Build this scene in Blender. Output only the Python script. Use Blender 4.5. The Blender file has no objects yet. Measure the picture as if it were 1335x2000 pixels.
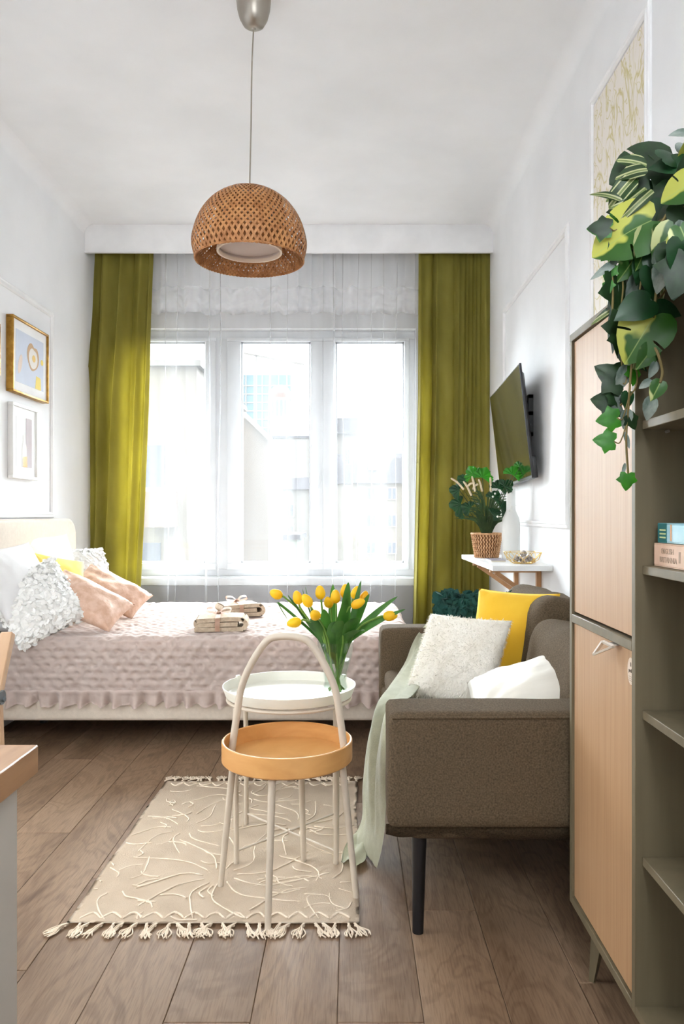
import bpy, bmesh, math, random
from mathutils import Vector, Matrix, noise

# ------------------------------------------------------------------ camera, sky, light, exposure
FOC, VX, VY, CH = 1510.0, 685.0, 1005.0, 1.11      # focal length and vanishing point in photo pixels, lens height
sc = bpy.context.scene
cam_data = bpy.data.cameras.new('camera')
cam_data.sensor_fit = 'AUTO'; cam_data.sensor_width = 36.0
cam_data.lens = FOC / 2000.0 * 36.0
cam_data.shift_x = (667.5 - VX) / 2000.0
cam_data.shift_y = (VY - 1000.0) / 2000.0
cam_data.clip_start = 0.05; cam_data.clip_end = 500
cam = bpy.data.objects.new('camera', cam_data)
sc.collection.objects.link(cam)
cam.location = (0, 0, CH); cam.rotation_euler = (math.pi / 2, 0, 0)
sc.camera = cam

world = bpy.data.worlds.new('overcast_sky'); sc.world = world
world.use_nodes = True
wn, wl = world.node_tree.nodes, world.node_tree.links
wn.clear()
w_out = wn.new('ShaderNodeOutputWorld'); w_bg = wn.new('ShaderNodeBackground')
w_tc = wn.new('ShaderNodeTexCoord'); w_sep = wn.new('ShaderNodeSeparateXYZ')
w_ramp = wn.new('ShaderNodeValToRGB')
wl.new(w_tc.outputs['Generated'], w_sep.inputs[0])
w_map = wn.new('ShaderNodeMapRange')
w_map.inputs['From Min'].default_value = -1; w_map.inputs['From Max'].default_value = 1
wl.new(w_sep.outputs['Z'], w_map.inputs['Value'])
wl.new(w_map.outputs[0], w_ramp.inputs['Fac'])
cr = w_ramp.color_ramp                                   # overcast sky: zenith three times the horizon
cr.elements[0].position = 0.0; cr.elements[0].color = (0.20, 0.20, 0.20, 1)
cr.elements[1].position = 1.0; cr.elements[1].color = (0.97, 0.98, 1.0, 1)
e = cr.elements.new(0.48); e.color = (0.22, 0.22, 0.22, 1)
e = cr.elements.new(0.5); e.color = (0.34, 0.34, 0.345, 1)
wl.new(w_ramp.outputs['Color'], w_bg.inputs['Color'])
w_bg.inputs['Strength'].default_value = 2.0
wl.new(w_bg.outputs[0], w_out.inputs[0])

sun = bpy.data.lights.new('hazy_sun', 'SUN')
sun.energy = 16.5; sun.angle = math.radians(80); sun.color = (0.87, 0.94, 1.0)
sun_o = bpy.data.objects.new('hazy_sun', sun); sc.collection.objects.link(sun_o)
sun_o.rotation_euler = (math.radians(-60), 0, math.radians(5))

for nm, loc, rot, sx, sy in (('window_portal', (-0.58, 5.80, 1.56), (-math.pi / 2, 0, 0), 2.2, 1.85),
                             ('side_window_portal', (-2.03, 2.05, 1.31), (0, -math.pi / 2, 0), 2.4, 1.6)):
    pl_ = bpy.data.lights.new(nm, 'AREA'); pl_.shape = 'RECTANGLE'; pl_.size = sx; pl_.size_y = sy
    pl_.cycles.is_portal = True                          # guides sky sampling through the windows, emits nothing
    po = bpy.data.objects.new(nm, pl_); sc.collection.objects.link(po); po.location = loc; po.rotation_euler = rot

vs = sc.view_settings
vs.view_transform = 'Standard'; vs.look = 'None'; vs.gamma = 1.0; vs.use_curve_mapping = False
vs.exposure = 2.17

# ------------------------------------------------------------------ helpers
rnd = random.Random(7)
COL = sc.collection
ORG = {}
def V(*a): return Vector(a)
def P(px, py, d):                                        # a photo pixel at a known depth -> place in the room
    return Vector(((px - VX) * d / FOC, d, CH - (py - VY) * d / FOC))
def lerp(a, b, t): return a + (b - a) * t
def lin(c):
    c /= 255.0
    return c / 12.92 if c <= 0.04045 else ((c + 0.055) / 1.055) ** 2.4
def rgb(r, g, b): return (lin(r), lin(g), lin(b), 1.0)
def pl(tab, t):                                          # piecewise linear table [(t, v), ...]
    if t <= tab[0][0]: return tab[0][1]
    for (a, va), (b, vb) in zip(tab, tab[1:]):
        if t <= b: return lerp(va, vb, (t - a) / (b - a))
    return tab[-1][1]
def catmull(pts, n=6):
    pts = [Vector(p) for p in pts]; out = []
    for i in range(len(pts) - 1):
        p0 = pts[max(i - 1, 0)]; p1 = pts[i]; p2 = pts[i + 1]; p3 = pts[min(i + 2, len(pts) - 1)]
        for k in range(n):
            t = k / n
            out.append(0.5 * ((2 * p1) + (p2 - p0) * t + (2 * p0 - 5 * p1 + 4 * p2 - p3) * t * t + (3 * p1 - p0 - 3 * p2 + p3) * t ** 3))
    out.append(pts[-1]); return out
def nz(x, y, z): return noise.noise(Vector((x, y, z)))

class MB:
    def __init__(self): self.v = []; self.f = []
    def add(self, vs_, fs):
        o = len(self.v); self.v += [Vector(p) for p in vs_]; self.f += [tuple(i + o for i in q) for q in fs]; return self
    def box(self, x0, x1, y0, y1, z0, z1, m=None):
        p = [V(x, y, z) for z in (z0, z1) for y in (y0, y1) for x in (x0, x1)]
        if m is not None: p = [m @ q for q in p]
        return self.add(p, [(0, 2, 3, 1), (4, 5, 7, 6), (0, 1, 5, 4), (2, 6, 7, 3), (0, 4, 6, 2), (1, 3, 7, 5)])
    def beam(self, a, b, w, h, up=(0, 0, 1)):            # rectangular bar from a to b
        a, b = Vector(a), Vector(b); d = (b - a); L = d.length; d.normalize()
        s = d.cross(Vector(up)); s = s.normalized() if s.length > 1e-5 else Vector((1, 0, 0)); u = s.cross(d)
        m = Matrix((s, d, u)).transposed().to_4x4(); m.translation = a
        return self.box(-w / 2, w / 2, 0, L, -h / 2, h / 2, m)
    def tube(self, pts, r, seg=8, caps=True, flat=1.0):
        pts = [Vector(p) for p in pts]; n = len(pts); rr = r if isinstance(r, (list, tuple)) else [r] * n
        vs_, fs = [], []; prev = None
        for i, p in enumerate(pts):
            t = (pts[min(i + 1, n - 1)] - pts[max(i - 1, 0)]).normalized()
            if prev is None:
                a = Vector((0, 0, 1)) if abs(t.z) < 0.9 else Vector((1, 0, 0))
                u = t.cross(a).normalized()
            else:
                u = (prev - t * prev.dot(t)); u = u.normalized() if u.length > 1e-6 else t.orthogonal().normalized()
            prev = u; w = t.cross(u)
            for k in range(seg):
                an = 2 * math.pi * k / seg
                vs_.append(p + (u * math.cos(an) + w * math.sin(an) * flat) * rr[i])
        for i in range(n - 1):
            for k in range(seg):
                k2 = (k + 1) % seg
                fs.append((i * seg + k, i * seg + k2, (i + 1) * seg + k2, (i + 1) * seg + k))
        if caps:
            fs.append(tuple(range(seg - 1, -1, -1))); fs.append(tuple((n - 1) * seg + k for k in range(seg)))
        return self.add(vs_, fs)
    def lathe(self, prof, c=(0, 0, 0), seg=32, cap0=True, cap1=True, mod=None):
        vs_, fs = [], []; c = Vector(c)
        for i, (r, z) in enumerate(prof):
            for k in range(seg):
                an = 2 * math.pi * k / seg; q = r * (mod(an, i / max(1, len(prof) - 1)) if mod else 1)
                vs_.append(c + V(q * math.cos(an), q * math.sin(an), z))
        for i in range(len(prof) - 1):
            for k in range(seg):
                k2 = (k + 1) % seg
                fs.append((i * seg + k, i * seg + k2, (i + 1) * seg + k2, (i + 1) * seg + k))
        if cap0: fs.append(tuple(range(seg - 1, -1, -1)))
        if cap1: fs.append(tuple((len(prof) - 1) * seg + k for k in range(seg)))
        return self.add(vs_, fs)
    def grid(self, fn, nu, nv, closeu=False):
        vs_ = [fn(i / nu, j / nv) for j in range(nv + 1) for i in range(nu + 1)]
        fs = [(j * (nu + 1) + i, j * (nu + 1) + i + 1, (j + 1) * (nu + 1) + i + 1, (j + 1) * (nu + 1) + i) for j in range(nv) for i in range(nu)]
        return self.add(vs_, fs)
    def prism(self, poly, fn, d0, d1):                   # poly of (a, b); fn(a, b, d) -> point
        n = len(poly)
        vs_ = [fn(a, b, d0) for a, b in poly] + [fn(a, b, d1) for a, b in poly]
        fs = [tuple(range(n - 1, -1, -1)), tuple(range(n, 2 * n))] + [(i, (i + 1) % n, n + (i + 1) % n, n + i) for i in range(n)]
        return self.add(vs_, fs)
    def xf(self, m):
        self.v = [m @ p for p in self.v]; return self
    def mesh(self, name, off=V(0, 0, 0), bevel=0, seg=2, smooth=False, weld=0, solid=0, angle=40):
        me = bpy.data.meshes.new(name)
        bm = bmesh.new()
        bv = [bm.verts.new(p - off) for p in self.v]
        for q in self.f:
            try: bm.faces.new([bv[i] for i in q])
            except ValueError: pass
        if weld: bmesh.ops.remove_doubles(bm, verts=bm.verts, dist=weld)
        if solid:
            g = bmesh.ops.solidify(bm, geom=bm.faces[:], thickness=solid)
        bmesh.ops.recalc_face_normals(bm, faces=bm.faces)
        if bevel:
            es = [e_ for e_ in bm.edges if len(e_.link_faces) == 2 and e_.calc_face_angle(0) > math.radians(30)]
            bmesh.ops.bevel(bm, geom=es, offset=bevel, segments=seg, profile=0.5, affect='EDGES', clamp_overlap=True)
        if smooth or bevel:
            for f_ in bm.faces: f_.smooth = True
            lim = math.radians(angle)
            for e_ in bm.edges:
                if len(e_.link_faces) == 2 and e_.calc_face_angle(0) > lim: e_.smooth = False
        bm.to_mesh(me); bm.free(); return me
    def build(self, name, mat, parent=None, origin=None, **k):
        off = ORG[parent.as_pointer()] if parent else (Vector(origin) if origin is not None else V(0, 0, 0))
        me = self.mesh(name, off, **k); me.materials.append(mat)
        o = bpy.data.objects.new(name, me); COL.objects.link(o)
        if parent: o.parent = parent
        else: o.location = off
        ORG[o.as_pointer()] = off.copy(); return o

def tag(o, label, cat, group=None, kind=None):
    o['label'] = label; o['category'] = cat
    if group: o['group'] = group
    if kind: o['kind'] = kind
    return o
def struct(o, label=None):
    o['kind'] = 'structure'
    if label: o['label'] = label
    return o
def thing(name, loc, label, cat, group=None):
    o = bpy.data.objects.new(name, None); COL.objects.link(o); o.location = loc
    o.empty_display_size = 0.05
    ORG[o.as_pointer()] = Vector(loc); return tag(o, label, cat, group)
def inst(name, me, parent, mat4):                        # a piece that shares its mesh with alike pieces
    o = bpy.data.objects.new(name, me); COL.objects.link(o); o.parent = parent
    off = ORG[parent.as_pointer()]; m = mat4.copy(); m.translation = m.translation - off
    o.matrix_local = m; ORG[o.as_pointer()] = mat4.translation.copy(); return o
def frame(loc, n, up):                                   # matrix with local Z along n and local Y near up
    z = Vector(n).normalized(); u = Vector(up); x = u.cross(z).normalized(); y = z.cross(x)
    m = Matrix((x, y, z)).transposed().to_4x4(); m.translation = Vector(loc); return m

# ------------------------------------------------------------------ materials
MATS = {}
def M(name, c, rough=0.6, metal=0.0, c2=None, nscale=6.0, stretch=(1, 1, 1), detail=4.0, lo=0.35, hi=0.65,
      bump=0.0, bscale=None, bstretch=None, sheen=0.0, spec=0.5, rand=0.0, trans=0.0, coat=0.0, tl=0.0, distort=0.0):
    m = bpy.data.materials.new(name); m.use_nodes = True
    nt = m.node_tree; N, L = nt.nodes, nt.links; b = N['Principled BSDF']
    b.inputs['Roughness'].default_value = rough; b.inputs['Metallic'].default_value = metal
    b.inputs['Specular IOR Level'].default_value = spec
    if sheen:
        b.inputs['Sheen Weight'].default_value = sheen; b.inputs['Sheen Roughness'].default_value = 0.4
        b.inputs['Sheen Tint'].default_value = tuple(min(1, q * 1.5 + 0.1) for q in c[:3]) + (1,)
    if coat: b.inputs['Coat Weight'].default_value = coat; b.inputs['Coat Roughness'].default_value = 0.15
    tc = N.new('ShaderNodeTexCoord'); mp = N.new('ShaderNodeMapping'); mp.inputs['Scale'].default_value = stretch
    vec = tc.outputs['Object']
    if rand:
        oi = N.new('ShaderNodeObjectInfo'); add = N.new('ShaderNodeVectorMath'); add.operation = 'ADD'
        ml = N.new('ShaderNodeVectorMath'); ml.operation = 'SCALE'; ml.inputs[0].default_value = (37.0, 91.0, 53.0)
        L.new(oi.outputs['Random'], ml.inputs['Scale']); L.new(vec, add.inputs[0]); L.new(ml.outputs[0], add.inputs[1]); vec = add.outputs[0]
    L.new(vec, mp.inputs['Vector'])
    no = N.new('ShaderNodeTexNoise'); no.inputs['Scale'].default_value = nscale; no.inputs['Detail'].default_value = detail
    no.inputs['Distortion'].default_value = distort
    L.new(mp.outputs[0], no.inputs['Vector'])
    rp = N.new('ShaderNodeValToRGB'); rp.color_ramp.elements[0].position = lo; rp.color_ramp.elements[1].position = hi
    if c2 is None: c2 = tuple(q * 0.93 for q in c[:3]) + (1,)
    rp.color_ramp.elements[0].color = c2; rp.color_ramp.elements[1].color = c
    L.new(no.outputs['Fac'], rp.inputs['Fac']); cout = rp.outputs['Color']
    if rand:
        hs = N.new('ShaderNodeHueSaturation'); mr = N.new('ShaderNodeMapRange')
        mr.inputs['To Min'].default_value = 1 - rand; mr.inputs['To Max'].default_value = 1 + rand
        L.new(oi.outputs['Random'], mr.inputs['Value']); L.new(mr.outputs[0], hs.inputs['Value']); L.new(cout, hs.inputs['Color']); cout = hs.outputs[0]
    L.new(cout, b.inputs['Base Color'])
    if bump:
        n2 = N.new('ShaderNodeTexNoise'); n2.inputs['Scale'].default_value = bscale or nscale; n2.inputs['Detail'].default_value = 3
        mp2 = N.new('ShaderNodeMapping'); mp2.inputs['Scale'].default_value = bstretch or stretch; L.new(vec, mp2.inputs['Vector']); L.new(mp2.outputs[0], n2.inputs['Vector'])
        bp = N.new('ShaderNodeBump'); bp.inputs['Strength'].default_value = min(1, bump); bp.inputs['Distance'].default_value = 0.004 * max(1, bump)
        L.new(n2.outputs['Fac'], bp.inputs['Height']); L.new(bp.outputs[0], b.inputs['Normal'])
    if tl:                                               # thin leaf or cloth that lets light through
        tr = N.new('ShaderNodeBsdfTranslucent'); mx = N.new('ShaderNodeMixShader'); mx.inputs[0].default_value = tl
        L.new(cout, tr.inputs['Color']); L.new(b.outputs[0], mx.inputs[1]); L.new(tr.outputs[0], mx.inputs[2])
        L.new(mx.outputs[0], N['Material Output'].inputs['Surface'])
    m.diffuse_color = c; MATS[name] = m; return m
def glass_mat(name, tint=(1, 1, 1, 1), ior=1.45, rough=0.0):
    m = bpy.data.materials.new(name); m.use_nodes = True; N, L = m.node_tree.nodes, m.node_tree.links
    N.remove(N['Principled BSDF'])
    tr = N.new('ShaderNodeBsdfTransparent'); tr.inputs[0].default_value = tint
    gl = N.new('ShaderNodeBsdfGlossy'); gl.inputs['Roughness'].default_value = rough
    lw = N.new('ShaderNodeLayerWeight'); lw.inputs['Blend'].default_value = 0.5          # same on both faces of the thin wall
    pw_ = N.new('ShaderNodeMath'); pw_.operation = 'POWER'; pw_.inputs[1].default_value = 4.0; L.new(lw.outputs['Facing'], pw_.inputs[0])
    fr = N.new('ShaderNodeMath'); fr.operation = 'MULTIPLY_ADD'; L.new(pw_.outputs[0], fr.inputs[0]); fr.inputs[1].default_value = 0.55 * (ior - 1) / 0.45; fr.inputs[2].default_value = 0.05 * (ior - 1) / 0.45
    mx = N.new('ShaderNodeMixShader'); L.new(fr.outputs[0], mx.inputs[0]); L.new(tr.outputs[0], mx.inputs[1]); L.new(gl.outputs[0], mx.inputs[2])
    L.new(mx.outputs[0], N['Material Output'].inputs['Surface']); return m
def sheer_mat(name, opac, c=(0.27, 0.27, 0.273, 1), cd=(0.42, 0.42, 0.425, 1)):   # open thread weave: clear gaps, faintly glowing threads
    m = bpy.data.materials.new(name); m.use_nodes = True; N, L = m.node_tree.nodes, m.node_tree.links
    N.remove(N['Principled BSDF'])
    tr = N.new('ShaderNodeBsdfTransparent'); tl = N.new('ShaderNodeBsdfTranslucent'); tl.inputs['Color'].default_value = c
    df = N.new('ShaderNodeBsdfDiffuse'); df.inputs['Color'].default_value = cd
    m1 = N.new('ShaderNodeMixShader'); m1.inputs[0].default_value = 0.5; L.new(df.outputs[0], m1.inputs[1]); L.new(tl.outputs[0], m1.inputs[2])
    tc = N.new('ShaderNodeTexCoord'); no = N.new('ShaderNodeTexNoise'); no.inputs['Scale'].default_value = 9
    mp = N.new('ShaderNodeMapping'); mp.inputs['Scale'].default_value = (1, 1, 0.08)
    L.new(tc.outputs['Object'], mp.inputs[0]); L.new(mp.outputs[0], no.inputs['Vector'])
    mr = N.new('ShaderNodeMapRange'); mr.inputs['To Min'].default_value = opac - 0.12; mr.inputs['To Max'].default_value = opac + 0.12
    L.new(no.outputs['Fac'], mr.inputs['Value'])
    m2 = N.new('ShaderNodeMixShader'); L.new(mr.outputs[0], m2.inputs[0]); L.new(tr.outputs[0], m2.inputs[1]); L.new(m1.outputs[0], m2.inputs[2])
    L.new(m2.outputs[0], N['Material Output'].inputs['Surface']); return m
def add_text(txt, name, mat, parent, mat4, size):
    cu = bpy.data.curves.new(name, 'FONT'); cu.body = txt; cu.size = size; cu.align_x = 'CENTER'; cu.align_y = 'CENTER'; cu.extrude = 0.0002
    t = bpy.data.objects.new(name, cu); COL.objects.link(t); dg = bpy.context.evaluated_depsgraph_get()
    me = bpy.data.meshes.new_from_object(t.evaluated_get(dg)); bpy.data.objects.remove(t); bpy.data.curves.remove(cu)
    me.materials.clear(); me.materials.append(mat); return inst(name, me, parent, mat4)

white_paint = M('white_paint', rgb(245, 245, 246), 0.65, nscale=2, bump=0.05, bscale=120)
ceil_paint = M('ceiling_paint', rgb(246, 246, 247), 0.75, nscale=2)
trim_paint = M('trim_paint', rgb(245, 244, 244), 0.45)
pvc = M('white_pvc', rgb(240, 241, 243), 0.3)
black_metal = M('black_metal', rgb(28, 27, 28), 0.45)
# ------------------------------------------------------------------ the room
XL, XR, YF, YB, ZC = -1.825, 0.972, -1.6, 5.6, 3.10      # left and right wall, open rear end, window wall, ceiling
def floor_mat():
    m = bpy.data.materials.new('oak_laminate'); m.use_nodes = True; N, L = m.node_tree.nodes, m.node_tree.links; b = N['Principled BSDF']
    tc = N.new('ShaderNodeTexCoord'); oi = N.new('ShaderNodeObjectInfo')
    ml = N.new('ShaderNodeVectorMath'); ml.operation = 'SCALE'; ml.inputs[0].default_value = (31.0, 17.0, 0.0); L.new(oi.outputs['Random'], ml.inputs['Scale'])
    ad = N.new('ShaderNodeVectorMath'); L.new(tc.outputs['Object'], ad.inputs[0]); L.new(ml.outputs[0], ad.inputs[1])
    def nzt(scale, st, det, dist=0.0):
        mp = N.new('ShaderNodeMapping'); mp.inputs['Scale'].default_value = st; L.new(ad.outputs[0], mp.inputs[0])
        n = N.new('ShaderNodeTexNoise'); n.inputs['Scale'].default_value = scale; n.inputs['Detail'].default_value = det; n.inputs['Distortion'].default_value = dist
        L.new(mp.outputs[0], n.inputs['Vector']); return n.outputs['Fac']
    big = nzt(3.0, (1.6, 0.5, 1), 3, 1.2)                # broad figure of the grain, with cathedral loops
    mth = N.new('ShaderNodeMath'); mth.operation = 'MULTIPLY'; mth.inputs[1].default_value = 9.0; L.new(big, mth.inputs[0])
    sn = N.new('ShaderNodeMath'); sn.operation = 'SINE'
    m2 = N.new('ShaderNodeMath'); m2.operation = 'MULTIPLY'; m2.inputs[1].default_value = 6.28; L.new(mth.outputs[0], m2.inputs[0]); L.new(m2.outputs[0], sn.inputs[0])
    fine = nzt(40.0, (6, 0.35, 1), 6)
    tone = nzt(2.2, (2.0, 0.35, 1), 2)
    knot = nzt(5.0, (1.6, 0.6, 1), 2, 0.5)
    r1 = N.new('ShaderNodeValToRGB'); L.new(tone, r1.inputs[0])
    r1.color_ramp.elements[0].position = 0.3; r1.color_ramp.elements[0].color = rgb(117, 94, 74)
    r1.color_ramp.elements[1].position = 0.7; r1.color_ramp.elements[1].color = rgb(145, 121, 99)
    def mixc(a, fac, col, mode='MULTIPLY'):
        x = N.new('ShaderNodeMix'); x.data_type = 'RGBA'; x.blend_type = mode
        L.new(a, x.inputs['A']); x.inputs['B'].default_value = col
        if isinstance(fac, float): x.inputs['Factor'].default_value = fac
        else: L.new(fac, x.inputs['Factor'])
        return x.outputs['Result']
    def rng(v, a, b_, c, d):
        q = N.new('ShaderNodeMapRange'); L.new(v, q.inputs['Value'])
        for k_, val in zip(('From Min', 'From Max', 'To Min', 'To Max'), (a, b_, c, d)): q.inputs[k_].default_value = val
        return q.outputs[0]
    c = mixc(r1.outputs[0], rng(sn.outputs[0], 0.2, 1.0, 0.0, 0.26), rgb(160, 140, 124))
    c = mixc(c, rng(fine, 0.45, 0.7, 0.0, 0.42), rgb(158, 140, 124))
    c = mixc(c, rng(knot, 0.68, 0.78, 0.0, 0.6), rgb(120, 96, 78))
    hs = N.new('ShaderNodeHueSaturation'); L.new(c, hs.inputs['Color']); hs.inputs['Saturation'].default_value = 1.05
    L.new(rng(oi.outputs['Random'], 0, 1, 0.97, 1.03), hs.inputs['Value'])
    L.new(hs.outputs[0], b.inputs['Base Color'])
    b.inputs['Roughness'].default_value = 0.58; b.inputs['Specular IOR Level'].default_value = 0.22
    bp = N.new('ShaderNodeBump'); bp.inputs['Strength'].default_value = 0.25; bp.inputs['Distance'].default_value = 0.002
    L.new(fine, bp.inputs['Height']); L.new(bp.outputs[0], b.inputs['Normal']); return m
oak_floor = floor_mat()
joint = M('floor_joint', rgb(104, 85, 68), 0.8)
fl = struct(MB().box(XL - 0.1, XR + 0.1, YF, YB + 0.1, -0.12, -0.0035).build('floor', joint), 'grey-brown oak laminate floor of wide planks')
PW, PL_ = 0.19, 1.29
plank_me = MB().box(-PW / 2 + 0.0006, PW / 2 - 0.0006, -PL_ / 2 + 0.0006, PL_ / 2 - 0.0006, -0.0035, 0).mesh('plank', bevel=0.0012, seg=1)
plank_me.materials.append(oak_floor)
for i in range(-10, 6):
    xc = -0.03 + PW * (i + 0.5)
    off = 1.69 if i == -2 else 1.69 + ((i * 0.37) % 1.0) * PL_
    k0 = math.floor((YF - off) / PL_)
    for k in range(k0, k0 + 8):
        y0 = off + k * PL_
        if y0 + PL_ < YF or y0 > YB: continue
        inst('plank', plank_me, fl, Matrix.Translation((xc, y0 + PL_ / 2, 0)))

struct(MB().box(XL - 0.2, XR + 0.2, YF, YB + 0.25, ZC, ZC + 0.2).build('ceiling', ceil_paint), 'plain white ceiling')
LY0, LY1, LZ0, LZ1 = 1.25, 2.85, 0.12, 2.50                # opening for the added, unseen side window
struct(MB().box(XL - 0.2, XL, YF, LY0, 0, ZC).box(XL - 0.2, XL, LY1, YB, 0, ZC).box(XL - 0.2, XL, LY0, LY1, 0, LZ0).box(XL - 0.2, XL, LY0, LY1, LZ1, ZC).build('wall_left', white_paint), 'white wall beside the bed')
struct(MB().box(XR, XR + 0.2, YF, YB, 0, ZC).build('wall_right', white_paint), 'white wall behind the sofa')
struct(MB().box(XL - 0.2, XR + 0.2, YF - 0.15, YF, 0, ZC).build('wall_front', white_paint), 'white wall behind the photographer')
WX0, WX1, WZ0, WZ1 = -1.66, 0.47, 0.66, 2.46             # window opening
wb = MB()
wb.box(XL - 0.2, WX0, YB, YB + 0.25, 0, ZC).box(WX1, XR + 0.2, YB, YB + 0.25, 0, ZC)
wb.box(WX0, WX1, YB, YB + 0.25, 0, WZ0).box(WX0, WX1, YB, YB + 0.25, WZ1, ZC)
struct(wb.build('wall_back', white_paint), 'white window wall')
def cove(name, x, s):                                    # concave quarter round between wall and ceiling
    R, n = 0.07, 8; poly = [(0, 0)] + [(R - R * math.cos(a), -R + R * math.sin(a)) for a in [math.pi / 2 * k / n for k in range(n, -1, -1)]]
    return struct(MB().prism([(a, b) for a, b in poly], lambda a, b, d: V(x + s * a, d, ZC + b), YF, YB).build(name, ceil_paint, smooth=True))
cove('trim_1', XL, 1); cove('trim_2', XR, -1)
pel = MB().box(XL, XR, 5.30, 5.32, 2.905, ZC)            # curtain box below the ceiling
pel.box(XL, XR, 5.296, 5.30, 2.905, 2.912)
struct(pel.build('trim_3', trim_paint, bevel=0.003), 'white curtain box across the window wall')
for nm, x0, x1, yy in (('baseboard_left', XL, XL + 0.014, 0), ('baseboard_right', XR - 0.014, XR, 0)):
    struct(MB().box(x0, x1, YF, YB, 0, 0.07).build(nm, trim_paint, bevel=0.003))

def panel_trim(name, x, s, y0, y1, z0, z1, w=0.036, label=None):
    prof = [(0, 0), (0, 0.007), (0.006, 0.012), (0.012, 0.009), (0.018, 0.009), (0.022, 0.014), (0.030, 0.014), (w, 0.006), (w, 0)]
    mb = MB(); n = len(prof)
    for (ya, za), (yb, zb), in (((y0, z0), (y1, z0)), ((y1, z0), (y1, z1)), ((y1, z1), (y0, z1)), ((y0, z1), (y0, z0))):
        def corner(y, z, inset): return (y + inset * (1 if y == y0 else -1), z + inset * (1 if z == z0 else -1))
        vs_ = []
        for (yy, zz) in ((ya, za), (yb, zb)):
            for a, h in prof:
                q = corner(yy, zz, a); vs_.append(V(x + s * h, q[0], q[1]))
        mb.add(vs_, [(i, (i + 1) % n, n + (i + 1) % n, n + i) for i in range(n)])
    return struct(mb.build(name, trim_paint), label)
panel_trim('trim_4', XR, -1, 3.44, 4.90, 1.045, 2.41, label='slim white wall moulding around the television')
panel_trim('trim_5', XR, -1, 2.50, 3.12, 0.95, 2.78, label='white wall moulding around the cream patterned panel')
panel_trim('trim_6', XL, 1, 3.05, 4.73, 1.09, 2.345, label='slim white wall moulding around the pictures')

# patterned panel inside the near moulding
def scribble_mat():
    m = bpy.data.materials.new('gold_linework_paper'); m.use_nodes = True; N, L = m.node_tree.nodes, m.node_tree.links; b = N['Principled BSDF']
    tc = N.new('ShaderNodeTexCoord'); cur = None
    for sc_, seed in ((3.2, 0.0), (5.5, 4.0), (9.0, 9.0)):
        mp = N.new('ShaderNodeMapping'); mp.inputs['Location'].default_value = (seed, seed, seed); mp.inputs['Scale'].default_value = (1, 1.6, 0.8); L.new(tc.outputs['Object'], mp.inputs[0])
        n = N.new('ShaderNodeTexNoise'); n.inputs['Scale'].default_value = sc_; n.inputs['Detail'].default_value = 1.5; n.inputs['Distortion'].default_value = 1.4; L.new(mp.outputs[0], n.inputs['Vector'])
        a = N.new('ShaderNodeMath'); a.operation = 'SUBTRACT'; a.inputs[1].default_value = 0.5; L.new(n.outputs['Fac'], a.inputs[0])
        c = N.new('ShaderNodeMath'); c.operation = 'ABSOLUTE'; L.new(a.outputs[0], c.inputs[0])
        q = N.new('ShaderNodeMapRange'); q.inputs['From Min'].default_value = 0.0; q.inputs['From Max'].default_value = 0.016; q.inputs['To Min'].default_value = 0.75; q.inputs['To Max'].default_value = 0; L.new(c.outputs[0], q.inputs['Value'])
        if cur is None: cur = q.outputs[0]
        else:
            mx = N.new('ShaderNodeMath'); mx.operation = 'MAXIMUM'; L.new(cur, mx.inputs[0]); L.new(q.outputs[0], mx.inputs[1]); cur = mx.outputs[0]
    x = N.new('ShaderNodeMix'); x.data_type = 'RGBA'; L.new(cur, x.inputs['Factor']); x.inputs['A'].default_value = rgb(240, 232, 222); x.inputs['B'].default_value = rgb(196, 180, 78)
    L.new(x.outputs['Result'], b.inputs['Base Color']); b.inputs['Roughness'].default_value = 0.6; return m
tag(MB().box(XR - 0.006, XR - 0.0005, 2.545, 3.08, 0.99, 2.735).build('wall_panel', scribble_mat(), origin=(XR, 2.81, 0.99)),
    'cream wall panel with scribbled golden linework inside a white moulding', 'wall panel')

# ------------------------------------------------------------------ window
win = bpy.data.objects.new('window_1', None); COL.objects.link(win); win.location = (-0.6, 5.7, WZ0)
ORG[win.as_pointer()] = V(-0.6, 5.7, WZ0); struct(win, 'white three-part casement window')
GY = 5.72
pane_glass = glass_mat('window_glass', (0.97, 0.985, 0.98, 1))
def px_x(px, d=GY): return (px - VX) * d / FOC
zt, zb = P(0, 670, GY).z, P(0, 1099, GY).z
panes = [(px_x(272), px_x(403)), (px_x(472), px_x(607)), (px_x(655), px_x(788))]
of = MB()
of.box(WX0, WX1, 5.68, 5.78, WZ1 - 0.06, WZ1).box(WX0, WX1, 5.68, 5.78, WZ0, WZ0 + 0.05)
of.box(WX0, WX0 + 0.05, 5.68, 5.78, WZ0 + 0.05, WZ1 - 0.06).box(WX1 - 0.05, WX1, 5.68, 5.78, WZ0 + 0.05, WZ1 - 0.06)
of.build('outer_frame', pvc, win, bevel=0.004)
ml0, ml1 = (panes[0][1] + panes[1][0]) / 2 - 0.055, (panes[0][1] + panes[1][0]) / 2 + 0.035
MB().box(ml0, ml1, 5.67, 5.78, WZ0 + 0.05, WZ1 - 0.06).build('mullion', pvc, win, bevel=0.004)
edges = [(WX0 + 0.045, ml0 + 0.004), (ml1 - 0.004, (panes[1][1] + panes[2][0]) / 2), ((panes[1][1] + panes[2][0]) / 2, WX1 - 0.045)]
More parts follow.
